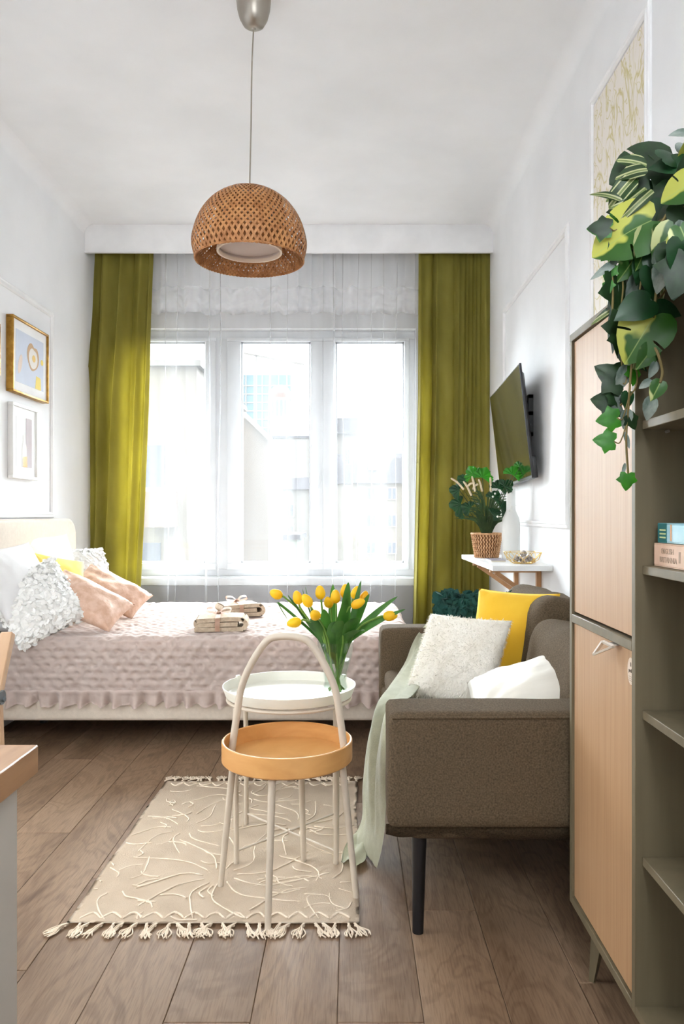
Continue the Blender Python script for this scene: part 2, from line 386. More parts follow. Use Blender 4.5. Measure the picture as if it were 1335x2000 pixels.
for (a, b), (g0, g1) in zip(edges, panes):
    s_ = MB(); Z0, Z1 = WZ0 + 0.046, WZ1 - 0.056
    s_.box(a, b, 5.655, 5.73, zt, Z1).box(a, b, 5.655, 5.73, Z0, zb).box(a, g0, 5.655, 5.73, zb, zt).box(g1, b, 5.655, 5.73, zb, zt)
    sash = s_.build('sash', pvc, win, bevel=0.005)
    bd = MB()
    for (x0, x1, z0, z1) in ((g0, g1, zt - 0.012, zt), (g0, g1, zb, zb + 0.012), (g0, g0 + 0.012, zb, zt), (g1 - 0.012, g1, zb, zt)):
        bd.box(x0, x1, 5.69, 5.705, z0, z1)
    bd.build('glazing_bead', M('grey_seal', rgb(205, 207, 210), 0.5) if 'grey_seal' not in MATS else MATS['grey_seal'], sash)
    MB().box(g0, g1, 5.714, 5.718, zb, zt).build('pane', pane_glass, sash)
hx = (panes[1][1] + panes[2][0]) / 2 - 0.03
MB().box(hx - 0.012, hx + 0.012, 5.645, 5.657, 1.36, 1.45).tube([(hx, 5.645, 1.40), (hx, 5.62, 1.40), (hx, 5.615, 1.39), (hx, 5.615, 1.30)], 0.008).build('handle', pvc, win, smooth=True)
MB().box(WX0 - 0.06, WX1 + 0.06, 5.545, 5.69, 0.60, 0.655).build('sill', pvc, win, bevel=0.008)

w2 = bpy.data.objects.new('fill_window', None); COL.objects.link(w2); w2.location = (XL - 0.12, 2.05, LZ0)  # added side window, unseen, lets in fill light from the left
ORG[w2.as_pointer()] = V(XL - 0.12, 2.05, LZ0); struct(w2, 'tall white side window added in the left wall for fill light, unseen')
WXA, WXB = XL - 0.16, XL - 0.09
MB().box(WXA, WXB, LY0, LY1, LZ0, LZ0 + 0.06).box(WXA, WXB, LY0, LY1, LZ1 - 0.06, LZ1).box(WXA, WXB, LY0, LY0 + 0.06, LZ0 + 0.06, LZ1 - 0.06).box(WXA, WXB, LY1 - 0.06, LY1, LZ0 + 0.06, LZ1 - 0.06).build('outer_frame', pvc, w2, bevel=0.004)
MB().box(WXA, WXB, 2.02, 2.08, LZ0 + 0.06, LZ1 - 0.06).build('mullion', pvc, w2, bevel=0.004)
for ya, yb in ((LY0 + 0.06, 2.02), (2.08, LY1 - 0.06)): MB().box(XL - 0.127, XL - 0.123, ya, yb, LZ0 + 0.06, LZ1 - 0.06).build('pane', pane_glass, w2)
MB().box(XL - 0.09, XL + 0.03, LY0 - 0.02, LY1 + 0.02, LZ0 - 0.03, LZ0).build('sill', pvc, w2, bevel=0.004)

# wall below the sill, its shade put into the grey of a board
shade_board = M('shaded_wall_grey', rgb(176, 174, 176), 0.7)
struct(MB().box(WX0 - 0.1, WX1 + 0.4, 5.575, 5.599, 0.0, 0.598).build('trim_7', shade_board, bevel=0.003), 'grey board for the shaded wall below the window sill')

# ------------------------------------------------------------------ the view outside
cream_w = M('cream_render', rgb(132, 126, 115), 0.9, nscale=0.3)
cream_d = M('beige_render', rgb(122, 112, 100), 0.9, nscale=0.3)
pale_w = M('pale_render', rgb(138, 136, 131), 0.9, nscale=0.3)
roof_g = M('slate_roof', rgb(80, 79, 84), 0.8, nscale=1.5)
teal_gl = M('teal_curtain_wall', rgb(88, 128, 135), 0.35, c2=rgb(74, 112, 124), nscale=0.2)
win_dk = M('far_window', rgb(95, 102, 115), 0.3)
win_fr = M('far_window_frame', rgb(215, 215, 215), 0.6)
GZ = -14.0
struct(MB().box(-160, 160, -80, 260, GZ - 0.5, GZ).build('ground', M('street', rgb(58, 58, 60), 0.9)), 'city ground far below the window')
def bld(label, x0, x1, y0, y1, z1, mat, windows=(), roof=None, name='building', z0=GZ, mh=0.040):
    t = thing(name, ((x0 + x1) / 2, (y0 + y1) / 2, z0), label, 'building', 'city buildings outside the window')
    MB().box(x0, x1, y0, y1, z0, z1).build('wall', mat, t)
    for (a, b, c, d) in windows:                         # each window on the face towards the room
        w_ = MB().box(a, b, y0 - 0.06, y0 + 0.02, c, d).build('window', win_fr, t)
        fx, fz = (b - a) * 0.09, (d - c) * 0.06; xm = (a + b) / 2
        MB().box(a + fx, xm - fx / 2, y0 - 0.08, y0 - 0.055, c + fz, d - fz).build('pane', win_dk, w_)
        MB().box(xm + fx / 2, b - fx, y0 - 0.08, y0 - 0.055, c + fz, d - fz).build('pane', win_dk, w_)
    if roof == 'flat': MB().box(x0 - 0.15, x1 + 0.15, y0 - 0.15, y1, z1, z1 + 0.25).build('roof', roof_g, t)
    if roof == 'mansard':
        h = mh * y0
        MB().prism([(y0 - 0.2, z1), (y1, z1), (y1, z1 + h), (y0 + h * 0.45, z1 + h)], lambda a, b, d: V(d, a, b), x0, x1).build('roof', roof_g, t)
    return t
def rect(px0, px1, py0, py1, d):
    a, b = P(px0, py1, d), P(px1, py0, d); return (a.x, b.x, a.z, b.z)
# large cream block close to the left
D = 16.0; r = rect(200, 384, 716, 1000, D)
t = bld('large cream block with a plain stepped wall outside the left pane', r[0], r[1], D, D + 7, r[3], cream_w)
a = rect(284, 322, 870, 953, D); w_ = MB().box(a[0], a[1], D - 0.05, D + 0.05, a[2], a[3]).build('window', win_dk, t)
MB().box(a[0], a[1] + 0.05, D - 0.3, D, a[2] - 0.08, a[2]).build('sill', win_fr, w_)
a = rect(262, 327, 960, 1030, D - 0.9); MB().box(a[0], a[1], D - 0.9, D, a[2], a[3]).build('bay', M('rose_render', rgb(132, 116, 105), 0.9), t)
a = rect(270, 314, 1060, 1096, D); MB().box(a[0], a[1], D - 0.05, D + 0.05, a[2], a[3]).build('window', win_dk, t)
a = rect(334, 346, 960, 1020, D); MB().box(a[0], a[1], D - 0.05, D + 0.05, a[2], a[3]).build('downpipe', M('brown_pipe', rgb(120, 95, 85), 0.7), t)
MB().box(r[0], r[1] + 0.1, D - 0.12, D + 7, r[3], r[3] + 0.12).build('coping', pale_w, t)
# gabled wall seen past the mullion
D = 24.0; pts = [P(q[0], q[1], D) for q in ((400, 760), (474, 806), (524, 860), (524, 1700), (400, 1700))]
t = thing('building', (pts[2].x, D, GZ), 'beige house with a sloping parapet left in the middle pane', 'building', 'city buildings outside the window')
MB().prism([(q.x, q.z) for q in pts], lambda a, b, d: V(a, d, b), D, D + 5).build('wall', cream_d, t)
MB().beam(pts[1] + V(0, -0.05, 0), pts[2] + V(0.1, -0.05, 0), 0.35, 0.14).build('coping', pale_w, t)
# glass tower, red-topped drum and crane
D = 150.0; r = rect(440, 568, 732, 900, D)
t = bld('tall teal glass office tower behind the rooftops', r[0], r[1], D, D + 20, r[3], teal_gl, name='office_tower')
for k in range(9):
    zz = lerp(r[3] - 2, r[2], k / 9); MB().box(r[0], r[1], D - 0.15, D, zz - 0.25, zz).build('floor_band', pale_w, t)
for k in range(8):
    xx = lerp(r[0], r[1], (k + 0.5) / 8); MB().box(xx - 0.12, xx + 0.12, D - 0.2, D, r[2], r[3]).build('fin', pale_w, t)
D = 120.0; r = rect(528, 562, 776, 900, D); t = bld('narrow grey tower with a rust red cap before the glass tower', r[0], r[1], D, D + 4, r[3], pale_w, name='clock_tower')
cx = (r[0] + r[1]) / 2; MB().lathe([(1.5, 0), (1.7, 0.8), (1.2, 1.8), (0.4, 2.2)], (cx, D + 2, r[3])).build('cap', M('rust_cap', rgb(170, 110, 100), 0.8), t)
for k in range(4):
    a = lerp(r[0], r[1], (k + 0.25) / 4); MB().box(a, a + 0.35, D - 0.1, D, r[3] - 2.8, r[3] - 0.4).build('louvre', win_dk, t)
D = 140.0
bs_ = P(500, 900, D); bs_.z = GZ
t = thing('tower_crane', bs_, 'thin tower crane jib crossing the sky above the glass tower', 'crane')
a, b = P(476, 690, D), P(594, 712, D)
MB().beam(a, b, 0.3, 0.3).build('jib', pale_w, t); MB().beam(bs_, P(500, 694, D), 0.3, 0.3, (0, 1, 0)).build('mast', pale_w, t)
# white slab, tenements and roofs
D = 80.0; r = rect(534, 612, 856, 960, D); t = bld('plain white slab block under the glass tower', r[0], r[1], D, D + 10, r[3], pale_w, roof='flat')
D = 46.0; r = rect(500, 640, 956, 1200, D)
t = bld('low grey-roofed house in the middle pane', r[0], r[1], D, D + 9, r[3], pale_w,
        [rect(x0, x0 + 16, y0, y0 + 26, D) for x0, y0 in ((558, 984), (558, 1026), (541, 1084), (560, 1084))], 'mansard', mh=0.016)
for k, (a, b, c) in enumerate(((526, 538, 932), (546, 553, 916), (560, 588, 928))):
    q = rect(a, b, c, 956, D - 0.5); MB().box(q[0], q[1], D + 0.3, D + 1.3, q[2], q[3]).build('chimney', pale_w, t)
D = 30.0; r = rect(476, 522, 966, 1300, D); bld('low beige annex at the foot of the middle pane', r[0], r[1], D, D + 5, r[3], cream_d, roof='flat')
D = 36.0; r = rect(524, 580, 1054, 1300, D); bld('small pale green flat roof low in the middle pane', r[0], r[1], D, D + 5, r[3], M('verdigris', rgb(165, 175, 168), 0.8), roof='flat')
D = 90.0; r = rect(640, 741, 818, 1000, D); t = bld('dark flat-topped block in the right pane', r[0], r[1], D, D + 12, rect(0, 1, 848, 900, D)[3], pale_w)
MB().box(r[0], r[1] + 0.5, D - 0.8, D + 12, rect(0, 1, 848, 900, D)[3], r[3]).build('attic', roof_g, t)
D = 60.0; r = rect(640, 700, 880, 1300, D); bld('white house with a grey roof beside the right sash', r[0], r[1], D, D + 9, rect(0, 1, 945, 960, D)[3], pale_w,
        [rect(672, 684, 876, 908, D)], 'mansard')
D = 42.0; r = rect(688, 830, 944, 1300, D)
t = bld('cream tenement with a mansard roof in the right pane', r[0], r[1], D, D + 11, r[3], cream_w,
        [rect(x0, x0 + 18, y0, y0 + 24, D) for y0 in (952, 1005, 1058) for x0 in (715, 756, 790)], 'mansard')
q = rect(718, 734, 904, 920, D + 1.0); MB().box(q[0], q[1], D + 0.1, D + 1.5, q[2], q[3]).build('dormer', win_fr, t)
for a, b in ((738, 764), (772, 790)):
    q = rect(a, b, 868, 890, D + 2); MB().box(q[0], q[1], D + 2, D + 3.5, q[2] - 1, q[3]).build('chimney', pale_w, t)

# added opal globe behind the camera, unseen, fills the room with light
GLX, GLY, GLZ = 0.28, -1.10, 2.45
cl = thing('fill_globe', (GLX, GLY, ZC), 'added white opal globe behind the camera for fill light, unseen', 'pendant lamp')
MB().lathe([(0.0, 0), (0.05, 0), (0.05, -0.02), (0.03, -0.03), (0.0, -0.03)], (GLX, GLY, ZC), 24, False, False).build('ceiling_cup', pvc, cl, smooth=True)
MB().tube([(GLX, GLY, ZC - 0.02), (GLX, GLY, GLZ + 0.17)], 0.004, 8).build('cord', black_metal, cl, smooth=True)
opal = bpy.data.materials.new('fill_opal'); opal.use_nodes = True; on = opal.node_tree.nodes; on.remove(on['Principled BSDF'])
oe = on.new('ShaderNodeEmission'); oe.inputs['Color'].default_value = (0.90, 0.96, 1.0, 1); oe.inputs['Strength'].default_value = 15.0; opal.node_tree.links.new(oe.outputs[0], on['Material Output'].inputs['Surface'])
MB().lathe([(0.002 + 0.18 * math.sin(math.pi * k / 24), -0.18 * math.cos(math.pi * k / 24)) for k in range(25)], (GLX, GLY, GLZ), 36).build('globe', opal, cl, smooth=True)
# ------------------------------------------------------------------ curtains
velvet = M('olive_velvet', rgb(176, 166, 84), 0.75, c2=rgb(152, 142, 64), nscale=5, stretch=(1, 1, 0.35), sheen=0.45, spec=0.2, bump=0.35, bscale=9, bstretch=(0.4, 0.4, 3))
sheer = sheer_mat('white_voile', 0.27)
lightened_top = sheer_mat('voile_lightened', 0.70, (0.9, 0.9, 0.91, 1), (0.93, 0.93, 0.94, 1))  # whiter, denser copy of the voile for its dim upper strip
pleat_m = sheer_mat('voile_pleat', 0.20, (0.62, 0.62, 0.63, 1), (0.95, 0.95, 0.96, 1))
lace = sheer_mat('white_lace', 0.35, (0.9, 0.9, 0.91, 1), (0.95, 0.95, 0.96, 1))
rail = MB().box(XL + 0.03, XR - 0.03, 5.37, 5.40, 3.06, ZC).box(XL + 0.03, XR - 0.03, 5.47, 5.50, 3.06, ZC)
tag(rail.build('curtain_rail', pvc, origin=(0, 5.42, 3.06)), 'white double curtain rail hidden inside the curtain box', 'curtain rail')
def drape(u, z, n, seed, zt_, zb_):
    h = (zt_ - z) / (zt_ - zb_)
    ph = n * u + 0.45 * math.sin(5.1 * u + seed) + 0.22 * math.sin(11 * u + seed * 2.0 + h * 1.4) + 0.10 * math.sin(2.1 * h + seed + 7 * u)
    return ph, h
def curtain(name, label, top, bot, zt_, zb_, yc, amp, n, seed, nu=240, nv=70):
    def fn(u, v):
        z = lerp(zb_, zt_, v); ph, h = drape(u, z, n, seed, zt_, zb_)
        x0, x1 = pl(top, z), pl(bot, z)
        s1 = math.sin(2 * math.pi * ph); am = amp * (0.65 + 0.35 * math.sin(3.3 * u * n / 5 + seed)) * (0.7 + 0.45 * h)
        cr2 = 1 - 2 * (1 - abs(math.sin(math.pi * ph))) ** 1.3
        y = yc - am * (0.35 * s1 + 0.85 * cr2 + 0.22 * math.sin(4 * math.pi * ph + 1 + seed)) + 0.004 * nz(u * 10, z * 2.2, seed) + 0.004 * nz(u * 9, z * 11, seed + 3)
        x = lerp(x0, x1, u) + am * 0.42 * math.cos(2 * math.pi * ph) * (4 * u * (1 - u)) ** 0.5
        return V(x, y, z)
    o = MB().grid(fn, nu, nv).build(name, velvet, origin=((top[0][1] + bot[0][1]) / 2, yc, zb_), smooth=True, angle=180, solid=0.004)
    return tag(o, label, 'curtain', 'olive velvet curtains at the window')
cz = lambda py, d=5.41: P(0, py, d).z
cx = lambda px, d=5.41: px_x(px, d)
curtain('velvet_curtain', 'olive green velvet curtain hanging beside the bed headboard',
        [(0.02, cx(162)), (cz(1160), cx(163)), (cz(1000), cx(168)), (cz(780), cx(171)), (cz(620), cx(183)), (cz(493), cx(189))],
        [(0.02, cx(271)), (cz(1160), cx(274)), (cz(1000), cx(282)), (cz(780), cx(291)), (cz(620), cx(295)), (cz(493), cx(300))],
        3.05, 0.02, 5.405, 0.054, 5.0, 0.6)
curtain('velvet_curtain', 'olive green velvet curtain hanging behind the television and sofa',
        [(0.02, cx(802)), (cz(1200), cx(806)), (cz(1000), cx(810)), (cz(780), cx(815)), (cz(493), cx(816))],
        [(0.02, cx(952)), (cz(1200), cx(953)), (cz(493), cx(956))],
        3.05, 0.02, 5.405, 0.054, 5.2, 2.1)
SX0, SX1, SZ0 = px_x(270, 5.50), px_x(835, 5.50), 0.05
def sheer_fn(u, v):
    z = lerp(SZ0, 3.05, v); h = (3.05 - z) / 3.0
    ph = 17 * u + 0.9 * math.sin(6.3 * u + 0.7) + 0.5 * math.sin(17 * u + 2) + 0.14 * math.sin(2.5 * h + 12 * u) 
    am = 0.024 * (0.55 + 0.45 * math.sin(11 * u + 1.2)) * (0.75 + 0.5 * h)
    x = lerp(SX0, SX1, u) + 0.013 * math.cos(2 * math.pi * ph) * (0.6 + 0.4 * math.sin(13 * u + 0.5)) + (u - 0.5) * -0.03 * h
    return V(x, 5.500 - am * math.sin(2 * math.pi * ph), z)
sh = thing('sheer_curtain', ((SX0 + SX1) / 2, 5.50, SZ0), 'white sheer voile curtain covering the whole window', 'curtain')
zl0, zl1 = P(0, 612, 5.49).z, P(0, 562, 5.49).z
vh = (zl0 + 0.03 - SZ0) / (3.05 - SZ0)                   # same voile, denser and whitened above the lace to offset dim light
MB().grid(lambda u, v: sheer_fn(u, v * vh), 520, 20).build('voile', sheer, sh, smooth=True, angle=180)
MB().grid(lambda u, v: sheer_fn(u, lerp(vh, 1, v)), 520, 8).build('lightened_top', lightened_top, sh, smooth=True, angle=180)
for q0, q1, wd in ((322, 330, 0.012), (346, 340, 0.008), (412, 402, 0.030), (432, 424, 0.016), (528, 522, 0.009), (560, 560, 0.007), (652, 648, 0.026), (668, 672, 0.012), (700, 694, 0.008), (726, 724, 0.010), (748, 742, 0.008), (774, 770, 0.010)):
    xa, xb = px_x(q0, 5.47), px_x(q1, 5.47)                  # gathered pleats, two layers of voile each
    MB().tube([(lerp(xa, xb, k / 14) + 0.006 * math.sin(k * 0.7 + q0), 5.468, lerp(3.04, SZ0, k / 14)) for k in range(15)], [wd * (0.8 + 0.3 * math.sin(k * 0.5 + q0)) for k in range(15)], 12, caps=False, flat=0.3).build('pleat', pleat_m, sh, smooth=True, angle=180)
def lace_fn(u, v):                                       # gathered lace band across the voile
    p = sheer_fn(u, (lerp(zl0, zl1, v) + 0.012 * math.sin(70 * u + 3 * nz(u * 20, 1, 1)) - SZ0) / (3.05 - SZ0))
    return p + V(0, -0.008 - 0.006 * math.sin(v * 19 + 5 * nz(u * 30, v * 3, 2)) - 0.004 * nz(u * 80, v * 9, 5), 0)
MB().grid(lace_fn, 420, 12).build('lace_band', lace, sh, smooth=True, angle=180)

# ------------------------------------------------------------------ pendant lamp
rattan = M('bamboo_weave', rgb(196, 138, 84), 0.55, c2=rgb(160, 102, 54), nscale=30, rand=0)
nickel = M('brushed_nickel', rgb(165, 158, 148), 0.38, metal=0.8, nscale=8, stretch=(1, 1, 0.2))
LD = 2.97; lc = P(487, 497, LD); cup = P(495, 47, LD)
lamp = thing('pendant_lamp', (cup.x, LD, ZC), 'woven bamboo dome pendant lamp hanging on a thin cord before the window', 'pendant lamp')
MB().lathe([(0.066, 0), (0.066, -0.02), (0.063, -0.05), (0.054, -0.085), (0.040, -0.110), (0.022, -0.122), (0.010, -0.124), (0.006, -0.13)], (cup.x, LD, ZC), 40).build('ceiling_cup', nickel, lamp, smooth=True)
dz0 = P(0, 363, LD).z
MB().tube(catmull([(cup.x, LD, ZC - 0.12), (lerp(cup.x, lc.x, 0.3) - 0.002, LD, 2.83), (lerp(cup.x, lc.x, 0.7) + 0.001, LD, 2.60), (lc.x, LD, dz0 - 0.02)], 8), 0.0028, 8).build('cord', M('grey_cord', rgb(150, 142, 130), 0.6), lamp, smooth=True)
RB, HB = 0.2195, dz0 - lc.z - 0.006                              # dome radius and height above the rim
prof = [(0.0, 0.012, HB), (0.06, 0.04, HB - 0.006), (0.2, 0.095, HB - 0.024), (0.38, 0.15, HB - 0.062), (0.56, 0.19, HB - 0.115), (0.74, 0.213, HB - 0.175), (0.88, RB, 0.035), (1.0, 0.207, -0.022)]
_pc = catmull([(p[1], 0, p[2]) for p in prof], 24)
def _at(t):
    j = max(i for i, p in enumerate(prof) if p[0] <= t + 1e-9); j = min(j, len(prof) - 2); f = (t - prof[j][0]) / (prof[j + 1][0] - prof[j][0])
    return _pc[min(len(_pc) - 1, round((j + f) * 24))]
PROF = [_at(i / 56) for i in range(57)]
def dome(t, a, off=0.0):
    k = t * 56; i = min(int(k), 55); q = PROF[i].lerp(PROF[i + 1], k - i); r = q.x + off; z = q.z
    return V(lc.x + r * math.cos(a), LD + r * math.sin(a), lc.z + z)
def weave(strips, surf, turn, w, n, t0, t1, off):
    mb = MB()
    for s_ in (1, -1):
        for k in range(strips):
            a0 = 2 * math.pi * k / strips; vs_ = []
            for i in range(n + 1):
                t = lerp(t0, t1, i / n); a = a0 + s_ * turn * t
                wv = off * math.sin(i * math.pi + (0 if s_ > 0 else math.pi) + k * math.pi)
                c = surf(t, a, wv); d = surf(min(t + 0.01, t1), a + s_ * turn * 0.01, wv) - surf(max(t - 0.01, t0), a - s_ * turn * 0.01, wv)
                rad = (c - V(lc.x, LD, lc.z)).normalized(); side = d.cross(rad).normalized()
                rr = math.hypot(c.x - lc.x, c.y - LD) / RB; ww = w * min(1, 0.22 + 0.85 * rr)
                vs_ += [c - side * ww / 2, c + side * ww / 2]
            mb.add(vs_, [(2 * i, 2 * i + 1, 2 * i + 3, 2 * i + 2) for i in range(n)])
    return mb
shade = weave(62, dome, 1.35, 0.0088, 26, 0.02, 1.0, 0.0012).build('woven_shade', rattan, lamp, smooth=True, angle=180); shade['kind'] = 'stuff'
MB().lathe([(0.0, HB + 0.012), (0.018, HB + 0.008), (0.034, HB - 0.001), (0.030, HB - 0.006)], (lc.x, LD, lc.z), 24).build('top_disc', rattan, shade, smooth=True)
rim = MB(); NR = 90                                      # braided rim
for ph in (0, math.pi):
    rim.tube([dome(1.0, 2 * math.pi * k / (NR * 4), 0.002 * math.sin(k * 2 * math.pi / 8 + ph)) + V(0, 0, 0.002 * math.cos(k * 2 * math.pi / 8 + ph)) for k in range(NR * 4 + 1)], 0.0022, 5, caps=False)
rim.build('rim_braid', rattan, shade, smooth=True)
def inner(t, a, off=0.0):                                # inner wall folded back inside the dome
    r = pl([(0, 0.205), (0.35, 0.19), (0.7, 0.172), (1, 0.16)], t) + off; z = pl([(0, -0.022), (0.35, 0.0), (0.7, 0.04), (1, 0.075)], t)
    return V(lc.x + r * math.cos(a), LD + r * math.sin(a), lc.z + z)
q = weave(62, inner, 0.5, 0.0088, 9, 0.0, 1.0, 0.001).build('inner_weave', rattan, lamp, smooth=True, angle=180); q['kind'] = 'stuff'
def drumf(t, a, off=0.0):
    r = 0.124 + off; return V(lc.x + r * math.cos(a), LD + r * math.sin(a), lc.z + lerp(0.02, 0.21, t))
q = weave(40, drumf, 1.2, 0.0125, 14, 0.0, 1.0, 0.001).build('inner_drum', rattan, lamp, smooth=True, angle=180); q['kind'] = 'stuff'
paper = M('lamp_paper', rgb(226, 208, 198), 0.8, tl=0.3)
MB().lathe([(0.119, 0.2), (0.119, 0.017), (0.119, 0.014)], (lc.x, LD, lc.z), 48, False, False).build('liner', paper, lamp, smooth=True)
MB().lathe([(0.0, 0.030), (0.117, 0.030), (0.117, 0.032), (0.0, 0.032)], (lc.x, LD, lc.z), 48, False, False).build('diffuser', paper, lamp, smooth=True)
MB().lathe([(0.117, 0.008), (0.125, 0.008), (0.125, 0.022), (0.117, 0.022), (0.117, 0.008)], (lc.x, LD, lc.z), 48, False, False).build('drum_ring', M('cream_ring', rgb(236, 216, 196), 0.6), lamp, smooth=True)

# ------------------------------------------------------------------ pictures on the left wall
gold = M('brushed_gold', rgb(190, 148, 70), 0.4, metal=0.75, c2=rgb(150, 108, 40), nscale=25)
white_fr = M('white_frame', rgb(236, 234, 230), 0.4)
mount = M('picture_mount', rgb(244, 243, 242), 0.8)
pic_glass = glass_mat('picture_glass', (1, 1, 1, 1), 1.015)
def picture(label, y0, y1, z0, z1, dep, mat, bw, mw, draw, cover=True):
    t = thing('framed_picture', (XL, (y0 + y1) / 2, z0), label, 'picture', 'framed pictures on the left wall')
    X0, X1 = XL + 0.001, XL + dep
    fr = MB().box(X0, X1, y0, y1, z1 - bw, z1).box(X0, X1, y0, y1, z0, z0 + bw).box(X0, X1, y0, y0 + bw, z0 + bw, z1 - bw).box(X0, X1, y1 - bw, y1, z0 + bw, z1 - bw)
    fr.build('frame', mat, t, bevel=0.002)
    xm = X1 - 0.012
    MB().box(X0, xm, y0 + bw, y1 - bw, z0 + bw, z1 - bw).build('mount', mount, t)
    draw(t, xm + 0.0006, y0 + bw + mw, y1 - bw - mw, z0 + bw + mw * 1.1, z1 - bw - mw * 1.1)
    if cover: MB().box(X1 - 0.006, X1 - 0.004, y0 + bw, y1 - bw, z0 + bw, z1 - bw).build('glass', pic_glass, t)
def flat(t, name, mat, x, pts): MB().prism(pts, lambda a, b, d: V(d, a, b), x, x + 0.0006).build(name, mat, t)
def ell(cy, cz_, ry, rz, n=28, rot=0, heart=0):
    o = []
    for k in range(n):
        a = 2 * math.pi * k / n; r = 1 - heart * math.exp(-((a - math.pi / 2) / 0.35) ** 2) + heart * 0.5 * math.exp(-((a - 1.5 * math.pi) / 0.4) ** 2)
        y, z = ry * r * math.cos(a), rz * r * math.sin(a); o.append((cy + y * math.cos(rot) - z * math.sin(rot), cz_ + y * math.sin(rot) + z * math.cos(rot)))
    return o
pr = {k: M('print_' + k, v, 0.7) for k, v in dict(blue=rgb(206, 212, 226), toast=rgb(196, 160, 120), egg=rgb(232, 226, 218), yolk=rgb(232, 196, 110), yellow=rgb(238, 214, 110), tan=rgb(224, 204, 190), grey=rgb(214, 211, 206), plum=rgb(170, 150, 150), amber=rgb(226, 180, 110), bottle=rgb(228, 220, 208), cream=rgb(236, 226, 210)).items()}
def draw_egg(t, x, y0, y1, z0, z1):
    flat(t, 'print', pr['blue'], x, [(y0, z0), (y1, z0), (y1, z1), (y0, z1)]); w, h = y1 - y0, z1 - z0
    flat(t, 'print', pr['toast'], x + 0.0008, ell(y0 + w * 0.60, z0 + h * 0.62, w * 0.22, h * 0.26, rot=-0.25, heart=0.3))
    flat(t, 'print', pr['egg'], x + 0.0016, ell(y0 + w * 0.60, z0 + h * 0.58, w * 0.16, h * 0.20, rot=-0.3, heart=0.15))
    flat(t, 'print', pr['yolk'], x + 0.0024, ell(y0 + w * 0.62, z0 + h * 0.58, w * 0.06, h * 0.07))
    flat(t, 'print', pr['yellow'], x + 0.0008, [(y0 + w * 0.68, z0), (y0 + w * 0.9, z0), (y0 + w * 0.88, z0 + h * 0.24), (y0 + w * 0.72, z0 + h * 0.26)])
    flat(t, 'print', pr['yellow'], x + 0.0008, ell(y0 + w * 0.94, z0 + h * 0.58, w * 0.05, h * 0.06))
    flat(t, 'print', pr['tan'], x + 0.0008, ell(y0 + w * 0.14, z0 + h * 0.36, w * 0.06, h * 0.2, rot=-0.35))
def draw_bottle(t, x, y0, y1, z0, z1):
    flat(t, 'print', pr['grey'], x, [(y0, z0), (y1, z0), (y1, z1), (y0, z1)]); w, h = y1 - y0, z1 - z0
    flat(t, 'print', pr['plum'], x + 0.0008, [(y0 + w * 0.6, z0), (y1, z0), (y1, z1), (y0 + w * 0.62, z1)])
    flat(t, 'print', pr['bottle'], x + 0.0016, [(y0 + w * 0.34, z0), (y0 + w * 0.66, z0), (y0 + w * 0.64, z0 + h * 0.42), (y0 + w * 0.56, z0 + h * 0.5), (y0 + w * 0.56, z0 + h * 0.64), (y0 + w * 0.42, z0 + h * 0.64), (y0 + w * 0.42, z0 + h * 0.5), (y0 + w * 0.36, z0 + h * 0.42)])
    flat(t, 'print', pr['amber'], x + 0.0024, [(y0 + w * 0.40, z0), (y0 + w * 0.68, z0), (y0 + w * 0.66, z0 + h * 0.22), (y0 + w * 0.40, z0 + h * 0.2)])
picture('gold framed print of an egg on toast over a pale blue ground', 4.09, 4.575, 1.765, 2.172, 0.04, gold, 0.012, 0.045, draw_egg, cover=False)
picture('small white framed print of a bottle below the gold frame', 4.11, 4.44, 1.305, 1.712, 0.03, white_fr, 0.018, 0.045, draw_bottle)
picture('thin gold framed picture cut off by the left photo edge', 3.66, 3.955, 1.82, 2.085, 0.035, gold, 0.012, 0.04, lambda t, x, y0, y1, z0, z1: flat(t, 'print', pr['cream'], x, [(y0, z0), (y1, z0), (y1, z1), (y0, z1)]))

# ------------------------------------------------------------------ bed
cream_fab = M('cream_upholstery', rgb(222, 208, 192), 0.9, nscale=60, bump=0.25, bscale=400)
BX0, BX1, BY0, BY1, BZ = -1.74, 0.29, 3.68, 5.12, 0.525
bed = thing('bed', ((BX0 + BX1) / 2, 4.4, 0), 'cream upholstered double bed with a padded headboard', 'bed')
def rr_poly(a0, a1, b0, b1, r, n=8):                     # rectangle rounded at the two upper corners
    o = [(a0, b0), (a1, b0)]
    o += [(a1 - r + r * math.cos(k * math.pi / 2 / n), b1 - r + r * math.sin(k * math.pi / 2 / n)) for k in range(n + 1)]
    o += [(a0 + r - r * math.sin(k * math.pi / 2 / n), b1 - r + r * math.cos(k * math.pi / 2 / n)) for k in range(n + 1)]
    return o
MB().prism(rr_poly(3.60, 4.90, 0.10, 1.085, 0.12), lambda a, b, d: V(d, a, b), XL + 0.015, -1.735).build('headboard', cream_fab, bed, bevel=0.02, seg=3)
MB().box(BX0, BX1, BY0, BY1, 0.125, 0.33).build('base', cream_fab, bed, bevel=0.02, seg=3)
MB().box(BX0 + 0.01, BX1 - 0.01, BY0 + 0.01, BY1 - 0.01, 0.325, BZ - 0.03).build('mattress', M('mattress_ticking', rgb(232, 230, 226), 0.9), bed, bevel=0.04, seg=3)
for x in (BX0 + 0.1, BX1 - 0.1):
    for y in (BY0 + 0.45, BY1 - 0.12): MB().lathe([(0.02, 0), (0.028, 0.13)], (x, y, 0), 14).build('leg', black_metal, bed, smooth=True)
quilt_m = M('blush_quilt', rgb(242, 225, 216), 0.8, c2=rgb(235, 216, 206), nscale=18, sheen=0.3, bump=0.3, bscale=70)
LQ, WQ, RQ = (BX1 + 0.012) - (BX0 + 0.02), (BY1 + 0.0) - (BY0 - 0.012), 0.05
OVX, OVY = 0.15, 0.255
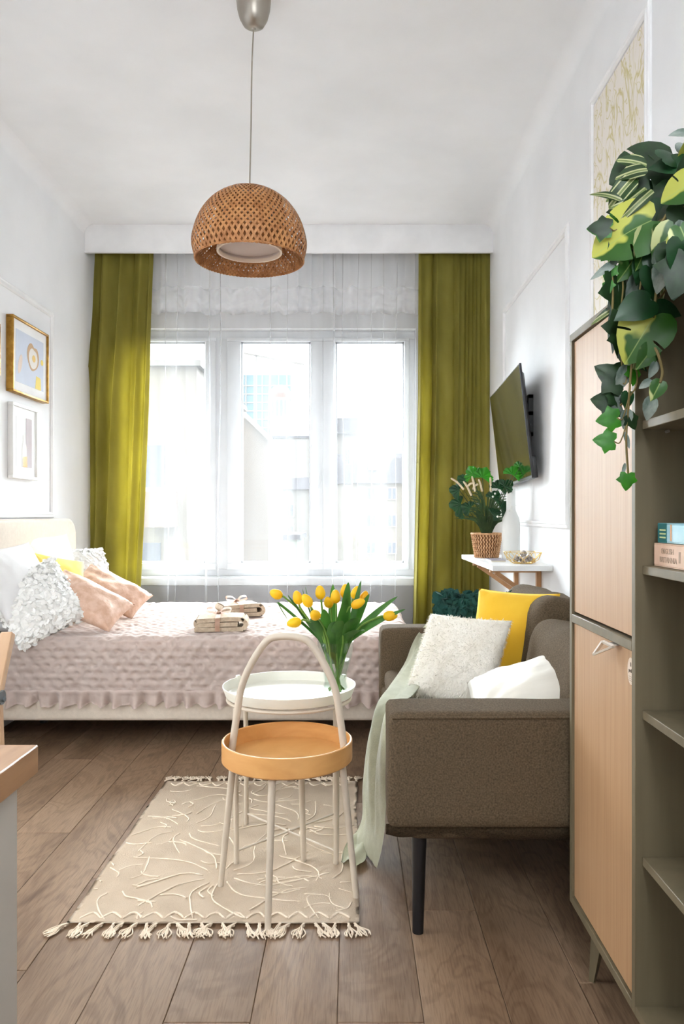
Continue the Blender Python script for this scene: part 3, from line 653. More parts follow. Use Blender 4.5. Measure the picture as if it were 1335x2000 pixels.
def quilt_pt(s, t):
    ex, ey = max(0, s - (LQ - RQ)), max(0, t - (WQ - RQ)); ee = math.hypot(ex, ey)
    x, y, z = min(s, LQ - RQ), min(t, WQ - RQ), 0.0; nv = V(0, 0, 1)
    if ee > 1e-9:
        dx, dy = ex / ee, ey / ee; arc = RQ * math.pi / 2
        if ee < arc: h, d = RQ * math.sin(ee / RQ), RQ * (1 - math.cos(ee / RQ)); nv = V(dx * math.sin(ee / RQ), -dy * math.sin(ee / RQ), math.cos(ee / RQ))
        else: h, d = RQ + 0.03 * (ee - arc), RQ + (ee - arc); nv = V(dx, -dy, 0.05).normalized()
        x += dx * h; y += dy * h; z -= d
    return V(BX0 + 0.02 + x, BY1 - y, BZ + z), nv
def quilt_disp(s, t):
    a, b = 0.056, 0.034; j = math.floor(t / b); best = 0.0      # staggered tufting stitches
    for jj in (j, j + 1):
        sx = s / a + (0.5 if jj % 2 else 0); f = (sx - round(sx)) * a; g = t - jj * b
        best = max(best, math.exp(-((f / 0.014) ** 2 + (g / 0.009) ** 2)))
    return -0.0115 * best * (1 + 0.5 * nz(s * 8, t * 8, 7)) + 0.005 * nz(s * 9, t * 14, 0.3) + 0.006 * nz(s * 20, t * 30, 4.1) + 0.003 * nz(s * 50, t * 50, 1) + 0.008 * nz(s * 2.1, t * 2.6, 2)
def qf(u, v):
    s, t = u * (LQ - RQ + RQ * 1.57 + OVX - 0.05), v * (WQ - RQ + RQ * 1.57 + OVY - 0.05)
    p, n = quilt_pt(s, t); return p + n * (quilt_disp(s, t) + 0.004)
sp = thing('bedspread', ((BX0 + BX1) / 2, 4.4, BZ), 'blush pink quilted bedspread with a ruffled hem on the bed', 'bedspread')
MB().grid(qf, 300, 250).build('quilt', quilt_m, sp, smooth=True, angle=180, solid=0.006)
tE = WQ - RQ + RQ * 1.57 + OVY - 0.05; sE = LQ - RQ + RQ * 1.57 + OVX - 0.05
def hem_path(u):                                         # along the long front edge, round the corner, along the foot end
    tot = sE + tE; d = u * tot
    return (d, tE) if d < sE else (sE, tE - (d - sE))
def ruffle(u, v):
    s, t = hem_path(u); p, n = quilt_pt(s, t); d = u * (sE + tE); dn = V(0, 0, -1)
    wv = math.sin(d * 2 * math.pi / 0.085 + 2.2 * nz(d * 5, 0, 1)) + 0.5 * math.sin(d * 2 * math.pi / 0.05 + 1 + 2 * nz(d * 6, 3, 1))
    k = max(0, v - 0.18) / 0.82
    return p + dn * (v * (0.074 + 0.016 * nz(d * 7, 5, 5) + 0.006 * wv) - 0.012) + V(n.x, n.y, 0).normalized() * (0.016 + 0.024 * k * wv + 0.006 * wv * (1 - k) * (1 - v) + 0.010 * math.exp(-((v - 0.1) / 0.08) ** 2))
MB().grid(ruffle, 620, 7).build('ruffle', quilt_m, sp, smooth=True, angle=180, solid=0.003)

# ------------------------------------------------------------------ cushions
def pillow(w, h, t, n=26, ear=0.07, wr=0.006, seed=0.0, pw=2.6, drop=0.0):
    mb = MB()
    for s_ in (1, -1):
        def fn(a, b):
            u, v = 2 * a - 1, 2 * b - 1
            u = math.copysign(abs(u) ** 0.85, u); v = math.copysign(abs(v) ** 0.85, v)
            pr_ = (max(0, 1 - abs(u) ** pw) * max(0, 1 - abs(v) ** pw)) ** 0.55
            x = w / 2 * u * (1 - ear * (1 - v * v)); y = h / 2 * v * (1 - ear * (1 - u * u))
            e_ = min(1, 6 * min(1 - abs(u), 1 - abs(v)))
            z = s_ * (t / 2 * pr_) + e_ * wr * (nz(x * 9 + seed, y * 9, seed + s_) + 0.6 * nz(x * 22, y * 22 + seed, s_))
            z += e_ * wr * 0.9 * math.sin(18 * math.atan2(abs(v) - 1.1, abs(u) - 1.1)) * (abs(u * v)) ** 1.5
            return V(x, y, z - drop * (x * x + y * y))
        mb.grid(fn, n, n)
    return mb
def put(name, label, cat, mat, mb, m4, group, **k):
    me = mb.mesh(name, weld=0.0004, smooth=True, angle=180); me.materials.append(mat)
    o = bpy.data.objects.new(name, me); COL.objects.link(o); o.matrix_world = m4
    ORG[o.as_pointer()] = m4.translation.copy(); return tag(o, label, cat, group)
def on_surface(mb, rng, count, fn):                      # fn(mb, point, normal, rng) adds one tuft, both sides of the cushion
    fs = [f for f in mb.f if len(f) == 4]; out = MB(); ar = []
    for f in fs: ar.append((mb.v[f[1]] - mb.v[f[0]]).cross(mb.v[f[3]] - mb.v[f[0]]).length + 1e-9)
    for f in rng.choices(fs, weights=ar, k=count):
        a, b, c, d = (mb.v[i] for i in f); u, v = rng.random(), rng.random()
        p = (a * (1 - u) + b * u) * (1 - v) + (d * (1 - u) + c * u) * v; n = (b - a).cross(d - a)
        n = n.normalized() if n.length > 1e-12 else V(0, 0, 1)
        if n.z * p.z < 0: n = -n
        fn(out, p, n, rng)
    return out
def petal(size, curl):
    def fn(mb, p, n, r):
        t = n.orthogonal().normalized(); t = Matrix.Rotation(r.uniform(0, 6.28), 3, n) @ t; b = n.cross(t); s_ = size * r.uniform(0.7, 1.2)
        c = p + n * 0.002
        mb.add([c - b * s_ * 0.3, c + t * s_ * 0.55 - b * s_ * 0.5 + n * s_ * curl * r.uniform(0.3, 0.8), c + t * s_ * 0.75 + n * s_ * curl * r.uniform(0.5, 1.1), c + t * s_ * 0.55 + b * s_ * 0.5 + n * s_ * curl * r.uniform(0.3, 0.8), c + b * s_ * 0.3],
               [(0, 1, 2), (0, 2, 4), (2, 3, 4)])
    return fn
def hair(L, w, dirv):
    def fn(mb, p, n, r):
        d = (n * r.uniform(0.25, 0.7) + Vector(dirv) + V(r.uniform(-1, 1), r.uniform(-1, 1), r.uniform(-1, 1)) * 0.45).normalized(); s_ = d.cross(n); s_ = s_.normalized() if s_.length > 1e-6 else n.orthogonal().normalized()
        l = L * r.uniform(0.6, 1.2); g = V(dirv[0], dirv[1], dirv[2]) * l * 0.25
        mb.add([p - s_ * w, p + s_ * w, p + d * l * 0.55 + s_ * w * 0.7, p + d * l + g, p + d * l * 0.55 - s_ * w * 0.7], [(0, 1, 2, 4), (4, 2, 3)])
    return fn
def child_stuff(name, mb, mat, parent):
    me = mb.mesh(name, smooth=True, angle=180); me.materials.append(mat); o = bpy.data.objects.new(name, me); COL.objects.link(o)
    o.parent = parent; o['kind'] = 'stuff'; ORG[o.as_pointer()] = ORG[parent.as_pointer()]; return o
white_cot = M('white_cotton', rgb(238, 236, 235), 0.85, bump=0.3, bscale=14)
grey_cot = M('pale_grey_cotton', rgb(208, 208, 210), 0.85, bump=0.2, bscale=14)
ivory = M('ivory_satin', rgb(236, 230, 218), 0.38, nscale=5, bump=0.35, bscale=9, bstretch=(0.5, 2.2, 1), sheen=0.2)
fur_m = M('ivory_fur', rgb(252, 247, 238), 0.9, c2=rgb(244, 237, 225), nscale=14)
frill_m = M('white_frill', rgb(252, 250, 246), 0.85, c2=rgb(246, 244, 240), nscale=30)
yellow_m = M('yellow_cotton', rgb(246, 196, 50), 0.8, c2=rgb(240, 184, 36), nscale=6, bump=0.2, bscale=300, sheen=0.2)
yellow_p = M('pale_yellow_cotton', rgb(246, 218, 110), 0.8, bump=0.2, bscale=20)
rose_m = M('rose_gold_brocade', rgb(224, 188, 166), 0.5, c2=rgb(210, 168, 142), nscale=26, detail=6, lo=0.4, hi=0.6, bump=0.4, bscale=60, sheen=0.2)
green_m = M('bottle_green_frill', rgb(16, 74, 66), 0.8, c2=rgb(8, 52, 46), nscale=20)
G1 = 'cushions on the bed'
def cush(name, label, mat, w, h, t, px, py, d, n, up, group=G1, cat='cushion', rest=None, **k):
    mb = pillow(w, h, t, **k); m4 = frame(P(px, py, d), n, up)
    if rest is not None:                                 # settle on the surface below, a little sunk in
        m4.translation.z += rest - min((m4 @ p).z for p in mb.v)
    return put(name, label, cat, mat, mb, m4, group), mb
RB_ = BZ + 0.002
cush('pillow', 'pale grey bed pillow lying flat beneath the white ones by the chair', grey_cot, 0.36, 0.34, 0.11, 14, 1214, 3.86, (0.22, -0.10, 1), (0, 1, 0), cat='pillow', seed=1, rest=RB_)
cush('pillow', 'plump white pillow leaning on the headboard at the left photo edge', white_cot, 0.40, 0.40, 0.13, 36, 1135, 3.84, (0.80, -0.30, 0.50), (-0.5, 0.1, 0.85), cat='pillow', seed=2)
cush('pillow', 'white pillow propped against the far end of the headboard', white_cot, 0.50, 0.42, 0.13, 98, 1112, 4.34, (0.92, -0.22, 0.32), (-0.3, 0.1, 0.95), cat='pillow', seed=3, ear=0.1)
o, mb = cush('frilled_cushion', 'white frilled cushion behind the rear rose cushion', frill_m, 0.34, 0.34, 0.11, 166, 1122, 4.58, (0.70, -0.55, 0.50), (-0.4, 0.3, 0.85), seed=4)
child_stuff('frill', on_surface(mb, random.Random(3), 900, petal(0.024, 0.35)), frill_m, o)
cush('cushion', 'small yellow cushion in the middle of the bed cushions', yellow_p, 0.33, 0.33, 0.11, 112, 1134, 4.14, (0.62, -0.50, 0.62), (-0.15, 0.45, 0.85), seed=5, ear=0.1)
o, mb = cush('frilled_cushion', 'large white cushion covered in fabric frills nearest the bed front', frill_m, 0.40, 0.38, 0.12, 74, 1176, 3.80, (0.45, -0.66, 0.62), (-0.62, 0.20, 0.72), seed=6)
child_stuff('frill', on_surface(mb, random.Random(5), 1500, petal(0.030, 0.35)), frill_m, o)
cush('cushion', 'rose gold brocade cushion in front, touching the white frilled one', rose_m, 0.25, 0.42, 0.13, 168, 1184, 3.95, (0.34, -0.52, 0.78), (-0.74, -0.05, 0.55), seed=7, ear=0.05, wr=0.009, rest=RB_)
cush('cushion', 'rose gold brocade cushion at the rear beside the green curtain', rose_m, 0.25, 0.42, 0.12, 216, 1158, 4.42, (0.34, -0.52, 0.78), (-0.74, -0.05, 0.55), seed=8, ear=0.05, wr=0.012, rest=RB_)

# ------------------------------------------------------------------ folded towels
towel_m = M('beige_terry', rgb(204, 184, 160), 0.95, c2=rgb(184, 162, 138), nscale=60, bump=0.9, bscale=260)
ribbon_m = M('peach_ribbon', rgb(226, 188, 162), 0.45)
def towel(label, px, py, d, w, dep, rot):
    c = P(px, py, d); c.z = BZ + 0.006
    t = thing('folded_towel', (0, 0, 0), label, 'towel', 'folded towels on the bed')
    path = []; th = 0.021
    for (x, z) in ((-w / 2 + 0.01, 0.012), (w / 2 - 0.03, 0.012)): path.append((x, z))
    for k in range(1, 8): a = -math.pi / 2 + math.pi * k / 8; path.append((w / 2 - 0.03 + 0.024 * math.cos(a), 0.036 + 0.024 * math.sin(a)))
    path += [(w / 2 - 0.03, 0.060), (0, 0.061), (-w / 2 + 0.03, 0.056)]
    for k in range(1, 6): a = math.pi / 2 + math.pi * k / 6; path.append((-w / 2 + 0.03 + 0.013 * math.cos(a), 0.044 + 0.013 * math.sin(a)))
    path += [(-w / 2 + 0.04, 0.035), (0, 0.036), (w / 2 - 0.045, 0.036)]
    P3 = catmull([(x, 0, z) for x, z in path], 3); n = len(P3); top, botm = [], []
    for i, p in enumerate(P3):
        tg = (P3[min(i + 1, n - 1)] - P3[max(i - 1, 0)]).normalized(); nn = V(-tg.z, 0, tg.x)
        top.append(p + nn * th / 2); botm.append(p - nn * th / 2)
    ring = top + botm[::-1]; NV = 14
    def fn(u, v):
        p = ring[min(int(u * len(ring)), len(ring) - 1) if u < 1 else 0]; y = (v - 0.5) * dep
        return V(p.x + 0.010 * nz(y * 12, p.z * 30, px), y * (1 + 0.05 * nz(p.x * 8, p.z * 40, 2)), max(0.002, p.z * (1 + 0.12 * nz(p.x * 7, y * 8, px))))
    mb = MB().grid(fn, len(ring), NV)
    m_ = len(ring) + 1
    mb.add(mb.v[:len(ring)], [tuple(i for i in q) for q in [(i, i + 1, len(ring) - 2 - i, len(ring) - 1 - i) for i in range(n - 1)]])
    mb.add(mb.v[NV * m_:NV * m_ + len(ring)], [(i, i + 1, len(ring) - 2 - i, len(ring) - 1 - i) for i in range(n - 1)])
    mb.build('towel', towel_m, t, weld=0.0003, smooth=True, angle=70)
    rb = MB(); x0 = -0.01                                # ribbon around the fold and its bow
    pts = [(-dep / 2 - 0.007, 0.004), (-dep / 2 - 0.008, 0.035), (-dep / 2 - 0.004, 0.068), (-dep / 4, 0.079), (0, 0.080), (dep / 4, 0.079), (dep / 2 + 0.004, 0.068), (dep / 2 + 0.008, 0.035), (dep / 2 + 0.007, 0.004)]
    rb.grid(lambda u, v: V(x0 + (u - 0.5) * 0.024, *pts[min(8, round(v * 8))]), 1, 8)
    rib = rb.build('ribbon', ribbon_m, t, solid=0.0015)
    bw = MB()
    for s_ in (1, -1):
        lo = catmull([(x0, 0, 0.082), (x0 + s_ * 0.025, 0.01, 0.104), (x0 + s_ * 0.055, 0.016, 0.106), (x0 + s_ * 0.06, 0.012, 0.092), (x0 + s_ * 0.03, 0.004, 0.084), (x0, 0, 0.084)], 4)
        bw.grid(lambda u, v, lo=lo: lo[min(len(lo) - 1, round(v * (len(lo) - 1)))] + V(0, (u - 0.5) * 0.022, (u - 0.5) * 0.008), 1, len(lo) - 1)
        tl_ = catmull([(x0, 0, 0.083), (x0 + s_ * 0.03, -0.03, 0.086), (x0 + s_ * 0.045, -0.06, 0.082)], 4)
        bw.grid(lambda u, v, tl_=tl_: tl_[min(len(tl_) - 1, round(v * (len(tl_) - 1)))] + V((u - 0.5) * 0.014, 0, 0), 1, len(tl_) - 1)
    bw.lathe([(0.002, -0.008), (0.010, -0.004), (0.011, 0.002), (0.004, 0.008)], (x0, 0, 0.086), 10)
    bw.build('bow', ribbon_m, rib, smooth=True, solid=0.0012)
    t.location = c; t.rotation_euler = (0, 0, rot)
towel('folded beige towel tied with a peach ribbon nearest the bed front', 431, 1215, 3.90, 0.265, 0.19, 0.10)
towel('folded beige towel with a peach bow nearer the window', 466, 1185, 4.46, 0.25, 0.21, 0.38)
# ------------------------------------------------------------------ sofa
def weave_mat(name, c, c2):
    m = M(name, c, 0.95, c2=c2, nscale=220, detail=2, lo=0.3, hi=0.7, bump=0.5, bscale=420, spec=0.2); return m
taupe = weave_mat('taupe_weave', rgb(108, 92, 72), rgb(76, 63, 48))
SF = thing('sofa', (0.53, 2.75, 0), 'taupe woven two-seat sofa with tapered black legs', 'sofa')
def soft_box(x0, x1, y0, y1, z0, z1, r, seed, amp=0.006, n=14):
    mb = MB(); c = V((x0 + x1) / 2, (y0 + y1) / 2, (z0 + z1) / 2); hx_, hy_, hz_ = (x1 - x0) / 2, (y1 - y0) / 2, (z1 - z0) / 2
    def face(ax, s_):
        def fn(a, b):
            u, v = 2 * a - 1, 2 * b - 1; q = [0, 0, 0]; q[ax] = s_; q[(ax + 1) % 3] = u; q[(ax + 2) % 3] = v
            p = V(q[0] * hx_, q[1] * hy_, q[2] * hz_)
            inner_ = V(max(-hx_ + r, min(hx_ - r, p.x)), max(-hy_ + r, min(hy_ - r, p.y)), max(-hz_ + r, min(hz_ - r, p.z)))
            d = p - inner_; d = d.normalized() * r if d.length > r else d
            w_ = inner_ + d + c; k = amp * (nz(w_.x * 5 + seed, w_.y * 5, w_.z * 5) + 0.4 * nz(w_.x * 14, w_.y * 14 + seed, w_.z * 14))
            dn = (w_ - c).normalized(); return w_ + dn * k
        return fn
    def samp(fn):                                        # more samples near the rounded edges
        ease = lambda t: 0.5 - 0.5 * math.cos(math.pi * t)
        return lambda a, b: fn(ease(a), ease(b))
    for ax in range(3):
        for s_ in (1, -1): mb.grid(samp(face(ax, s_)), n, n)
    return mb
kw = dict(smooth=True, angle=60, weld=0.0006)
SX, SXB = 0.094, 0.955
near_arm = soft_box(SX, SXB, 1.972, 2.15, 0.305, 0.603, 0.022, 1, 0.0035).build('armrest', taupe, SF, **kw)
pip = [(SX + 0.012, 1.974, 0.590), (SX + 0.3, 1.9705, 0.5925), (SXB - 0.1, 1.971, 0.592)]
MB().tube(catmull(pip, 6), 0.0035, 6).build('seam', taupe, near_arm, smooth=True)
soft_box(0.128, SXB, 3.40, 3.565, 0.20, 0.610, 0.03, 2, 0.004).build('armrest', taupe, SF, **kw)
soft_box(0.135, SXB, 2.0, 3.55, 0.262, 0.36, 0.03, 3, 0.006).build('seat_base', taupe, SF, **kw)
def skirt(u, v):                                         # loose cover bottom, puckered under the near arm
    x = lerp(SX - 0.004, SXB - 0.02, u); a = v * math.pi; sag = 0.016 * math.sin(math.pi * u) + 0.007 * nz(x * 16, v * 2, 1) + 0.007 * math.exp(-((x - 0.13) / 0.03) ** 2)
    return V(x, 1.995 + 0.02 * v - 0.010 * math.sin(a) + 0.005 * nz(x * 22, v * 3, 7), 0.312 - v * (0.034 + sag))
MB().grid(skirt, 90, 8).build('loose_cover', taupe, SF, smooth=True, angle=180, solid=0.004)
for ya, yb, nm in ((2.155, 2.77, 5), (2.775, 3.395, 6)):
    soft_box(0.145, 0.78, ya, yb, 0.35, 0.435, 0.035, nm, 0.006).build('seat_cushion', taupe, SF, **kw)
soft_box(0.80, SXB, 2.10, 3.45, 0.32, 0.74, 0.04, 9, 0.006).build('backrest', taupe, SF, **kw)
for (ya, yb, zt_, nm, xs) in ((2.76, 3.40, 0.80, 11, 0.0), (2.13, 2.80, 0.735, 12, -0.03)):
    mb = soft_box(-0.12, 0.12, -(yb - ya) / 2, (yb - ya) / 2, -0.21, 0.21, 0.085, nm, 0.012)
    mb.xf(Matrix.Translation((0.755 + xs, (ya + yb) / 2, zt_ - 0.205)) @ Matrix.Rotation(math.radians(10), 4, 'Y'))
    mb.build('back_cushion', taupe, SF, **kw)
blk = M('black_lacquer_wood', rgb(20, 20, 23), 0.4)
for (x, y, sx_, sy_) in ((0.178, 2.055, -0.2, -0.2), (0.20, 3.45, -0.2, 0.2), (0.87, 2.08, 0.1, -0.2), (0.87, 3.45, 0.1, 0.2)):
    MB().tube([(x, y, 0), (x - sx_ * 0.02, y - sy_ * 0.02, 0.285)], [0.0145, 0.0205], 16).build('leg', blk, SF, smooth=True)

# sofa cushions
G2 = 'cushions on the sofa'
ST_ = 0.437
def lean(yaw, tilt):                                     # face turned left by yaw, leaning back by tilt
    hx, hy = -math.sin(yaw), -math.cos(yaw); c_, s_ = math.cos(tilt), math.sin(tilt)
    return (hx * c_, hy * c_, s_), (-hx * s_, -hy * s_, c_)
n_, u_ = lean(0.30, 0.25)
o, mb = cush('ruffle_cushion', 'bottle green ruffled cushion behind the yellow sofa cushion', green_m, 0.43, 0.34, 0.10, 948, 1241, 3.27, n_, u_, group=G2, seed=21)
child_stuff('ruffles', on_surface(mb, random.Random(8), 2400, petal(0.036, 0.7)), green_m, o)
MB().tube(catmull([P(824, 1258, 3.10), P(834, 1232, 3.12), P(848, 1214, 3.15), P(858, 1205, 3.18)], 5), 0.004, 6).build('piping', green_m, o, smooth=True)
n_, u_ = lean(0.68, 0.30)
cush('cushion', 'bright yellow sofa cushion behind the white fluffy one', yellow_m, 0.345, 0.385, 0.12, 998, 1250, 2.96, n_, u_, group=G2, seed=22, ear=0.05)
n_, u_ = lean(0.66, 0.58)
o, mb = cush('fluffy_cushion', 'white fluffy sofa cushion in front of the yellow one', fur_m, 0.345, 0.345, 0.11, 892, 1289, 2.83, n_, u_, group=G2, seed=23, ear=0.04, rest=ST_)
child_stuff('fur', on_surface(mb, random.Random(11), 15000, hair(0.012, 0.0009, (0.15, -0.5, 0.0))), fur_m, o)
cush('cushion', 'ivory satin cushion lying behind the near sofa armrest', ivory, 0.46, 0.34, 0.15, 1056, 1360, 2.42, (-0.30, -0.22, 0.93), (0.10, 0.95, 0.25), group=G2, seed=24, ear=0.04, wr=0.007, rest=ST_ + 0.004)

# mint throw over the sofa front
mint = M('mint_fleece', rgb(228, 227, 203), 0.95, c2=rgb(215, 214, 188), nscale=25, sheen=0.5, bump=0.3, bscale=160)
LE = catmull([P(842, 1208, 3.46), P(812, 1246, 3.38), P(790, 1300, 3.24), P(748, 1366, 2.98), P(722, 1440, 2.88), P(709, 1530, 2.76), P(706, 1600, 2.66), P(686, 1640, 2.62)], 6)
RE = catmull([P(880, 1208, 3.46), P(868, 1256, 3.36), P(815, 1345, 2.78), P(770, 1384, 2.36), P(756, 1470, 2.25), P(752, 1560, 2.26), P(748, 1640, 2.30), P(735, 1700, 2.40)], 6)
def throw(u, v):
    k = v * (len(LE) - 1); i = min(int(k), len(LE) - 2); f = k - i; a = LE[i].lerp(LE[i + 1], f); b = RE[i].lerp(RE[i + 1], f)
    p = a.lerp(b, u); am = 0.028 * math.sin(math.pi * min(1, 0.12 + v)) * (0.35 + 0.65 * v)
    fold = math.sin(2 * math.pi * (2.3 * u + 0.35 * v) + 0.8) + 0.45 * math.sin(2 * math.pi * (4.6 * u - 0.5 * v) + 2.0)
    bulge = math.sin(math.pi * u)
    p = p + V(-1, -0.35, 0.25) * (am * fold * (0.3 + 0.7 * bulge) + 0.020 * bulge * (1 - v)) + V(0, 0, 0.004 * nz(u * 9, v * 14, 3))
    p.z = max(p.z, 0.014 + 0.006 * nz(u * 8, v * 9, 1)); return p
tw = thing('throw_blanket', (0.08, 2.5, 0.01), 'mint green fleece throw hanging over the sofa front to the floor', 'blanket')
MB().grid(throw, 60, 70).build('fleece', mint, tw, smooth=True, angle=180, solid=0.008)
FA = catmull([P(700, 1618, 2.66), P(686, 1640, 2.60), P(672, 1662, 2.52), P(666, 1690, 2.44)], 6)
FB = catmull([P(712, 1650, 2.58), P(716, 1672, 2.50), P(712, 1690, 2.44), P(702, 1700, 2.41)], 6)
def tail(u, v):
    k = v * (len(FA) - 1); i = min(int(k), len(FA) - 2); f = k - i; p = FA[i].lerp(FA[i + 1], f).lerp(FB[i].lerp(FB[i + 1], f), u)
    p.z = 0.020 + 0.008 * math.sin(9 * u + 4 * v) + 0.014 * u * (1 - v); return p
MB().grid(tail, 20, 20).build('tail', mint, tw, smooth=True, angle=180, solid=0.008)

# ------------------------------------------------------------------ cabinet
olive = M('olive_taupe_paint', rgb(114, 102, 78), 0.55, c2=rgb(105, 94, 71), nscale=30, stretch=(1, 1, 0.05))
oak = M('pale_oak_veneer', rgb(186, 148, 110), 0.5, c2=rgb(174, 135, 98), nscale=45, stretch=(2.5, 2.5, 0.07), detail=6, distort=0.2, lo=0.3, hi=0.7)
KX, KXB, KY0, KYM, KY1, KZ0, KZ1, TH = 0.551, 0.968, 0.95, 1.510, 1.950, 0.137, 1.562, 0.019
CB = thing('cabinet', (0.76, 1.45, 0), 'tall olive cabinet with two oak doors and an open shelf column', 'cabinet')
bv = dict(bevel=0.0012, seg=1)
for y0, y1 in ((KY1 - TH, KY1), (KYM - TH / 2, KYM + TH / 2), (KY0, KY0 + TH)): MB().box(KX, KXB, y0, y1, KZ0, KZ1 - TH).build('side_panel', olive, CB, **bv)
MB().box(KX, KXB, KY0, KY1, KZ1 - TH, KZ1).build('top_panel', olive, CB, **bv)
MB().box(KX, KXB, KY0 + TH, KYM - TH / 2, KZ0, KZ0 + TH).build('bottom_panel', olive, CB, **bv)
MB().box(KX, KXB, KYM + TH / 2, KY1 - TH, KZ0, KZ0 + TH).build('bottom_panel', olive, CB, **bv)
MB().box(KXB - 0.006, KXB, KY0 + TH, KY1 - TH, KZ0 + TH, KZ1 - TH).build('back_panel', olive, CB)
RZ0, RZ1 = P(0, 1213, 1.95).z, P(0, 1197, 1.95).z
MB().box(KX, KXB - 0.01, KYM + TH / 2, KY1 - TH, RZ0, RZ1).build('rail', olive, CB, **bv)
for py in (821, 1105, 1390, 1678):
    z = P(0, py, 1.49).z
    s_ = MB().box(KX + 0.014, KXB - 0.008, KY0 + TH + 0.001, KYM - TH / 2 - 0.001, z - 0.017, z).build('shelf', olive, CB, **bv)
    MB().tube([(KX + 0.06, KYM - TH / 2 - 0.001, z - 0.021), (KX + 0.06, KYM - TH / 2 - 0.012, z - 0.021)], 0.003, 8).build('shelf_pin', nickel, s_, smooth=True)
ud = MB().box(KX + 0.006, KX + 0.024, KYM + TH / 2 + 0.002, KY1 - TH - 0.002, RZ1 + 0.006, KZ1 - TH - 0.003).build('door', oak, CB, **bv)
ld = MB().box(KX + 0.006, KX + 0.024, KYM + TH / 2 + 0.002, KY1 - TH - 0.002, KZ0 + TH + 0.003, RZ0 - 0.002).build('door', oak, CB, **bv)
steel = M('pale_steel', rgb(226, 216, 204), 0.3, metal=0.6)
hd = MB()                                                # triangular pull hanging from the rail
hp = [(1.664, RZ0 - 0.001), (1.592, RZ0 - 0.001), (1.664, RZ0 - 0.040)]
hp = [V(KX - 0.012, 1.655, RZ0 - 0.003), V(KX - 0.012, 1.590, RZ0 - 0.003), V(KX - 0.026, 1.672, RZ0 - 0.034)]
for a, b in ((0, 1), (1, 2), (2, 0)): hd.beam(hp[a], hp[b], 0.0045, 0.007, (1, 0, 0.2))
hd.box(KX - 0.012, KX + 0.008, 1.606, 1.640, RZ0 - 0.0045, RZ0 - 0.002)
hd.build('handle', steel, ld)
stk = M('sticker_paper', rgb(226, 206, 186), 0.5); ink = M('dark_ink', rgb(84, 66, 52), 0.7); ink2 = M('pale_ink', rgb(170, 146, 126), 0.7)
sy_, sz_ = 1.538, P(0, 1311, 1.538).z
st = MB().prism([(sy_ + 0.0185 * math.cos(a), sz_ + 0.027 * math.sin(a)) for a in [2 * math.pi * k / 36 for k in range(36)]], lambda a, b, d: V(d, a, b), KX + 0.0053, KX + 0.0061).build('sticker', stk, ld)
def plate(x, y, z): return Matrix(((0, 0, -1, x), (-1, 0, 0, y), (0, 1, 0, z), (0, 0, 0, 1)))
add_text('8', 'emblem', ink, st, plate(KX + 0.0050, sy_, sz_ + 0.013), 0.012)
add_text('pmb.', 'word', ink, st, plate(KX + 0.0050, sy_, sz_ + 0.001), 0.0115)
for k in range(3): MB().box(KX + 0.0049, KX + 0.0052, sy_ - 0.010, sy_ + 0.010, sz_ - 0.0115 - k * 0.004, sz_ - 0.0105 - k * 0.004).build('print_line', ink2, st)
for x, y in ((KX + 0.035, KY1 - 0.13), (KXB - 0.05, KY1 - 0.13), (KX + 0.035, KY0 + 0.12), (KXB - 0.05, KY0 + 0.12)):
    sx_ = -1 if x < 0.7 else 1
    MB().tube([(x + sx_ * 0.012, y + 0.02, 0), (x, y, KZ0)], [0.0085, 0.021], 4).build('leg', olive, CB)

# books
def book(label, x0, x1, y0, y1, z0, z1, cov, rot=0.0):
    t = thing('book', ((x0 + x1) / 2, (y0 + y1) / 2, z0), label, 'book', 'books on the open shelf'); c = 0.0025
    cv = MB().box(x0, x1, y0, y1, z0, z0 + c).box(x0, x1, y0, y1, z1 - c, z1).box(x0, x0 + c, y0, y1, z0 + c, z1 - c).build('cover', cov, t, bevel=0.0008, seg=1)
    MB().box(x0 + c, x1 - 0.004, y0 + 0.004, y1 - 0.004, z0 + c, z1 - c).build('pages', M('paper_pages', rgb(232, 224, 208), 0.9) if 'paper_pages' not in MATS else MATS['paper_pages'], t)
    t.rotation_euler = (0, 0, rot); return t, cv
S2 = P(0, 1105, 1.49).z; rose_cov = M('rose_beige_cover', rgb(222, 190, 166), 0.6, c2=rgb(208, 172, 148), nscale=20); blue_cov = M('pale_blue_cover', rgb(170, 206, 216), 0.45, c2=rgb(140, 190, 206), nscale=12)
teal_cov = M('teal_ink', rgb(20, 104, 106), 0.45); oran = M('orange_ink', rgb(222, 160, 110), 0.5); lime = M('lime_ink', rgb(196, 206, 150), 0.5)
tb, cv = book('thick rose-beige book lying under the blue one', 0.583, 0.76, 1.235, 1.488, S2 + 0.0005, S2 + 0.0445, rose_cov)
add_text('ENGLISH', 'title', ink2, cv, plate(0.5826, 1.425, S2 + 0.030), 0.014); add_text('BRITANNIA', 'title', ink2, cv, plate(0.5826, 1.422, S2 + 0.014), 0.015)
MB().box(0.5822, 0.5832, 1.369, 1.375, S2 + 0.012, S2 + 0.032).build('mark', ink2, cv)
tb, cv = book('pale blue book with a teal spine end lying on the rose-beige book', 0.588, 0.77, 1.24, 1.482, S2 + 0.0455, S2 + 0.0825, blue_cov)
MB().box(0.5874, 0.5882, 1.440, 1.4815, S2 + 0.046, S2 + 0.082).build('spine_label', teal_cov, cv)
for k in range(3): MB().box(0.5870, 0.5876, 1.444, 1.472, S2 + 0.054 + k * 0.007, S2 + 0.057 + k * 0.007).build('print_line', lime, cv)
MB().box(0.5874, 0.5882, 1.418, 1.424, S2 + 0.050, S2 + 0.080).build('print_bar', oran, cv)

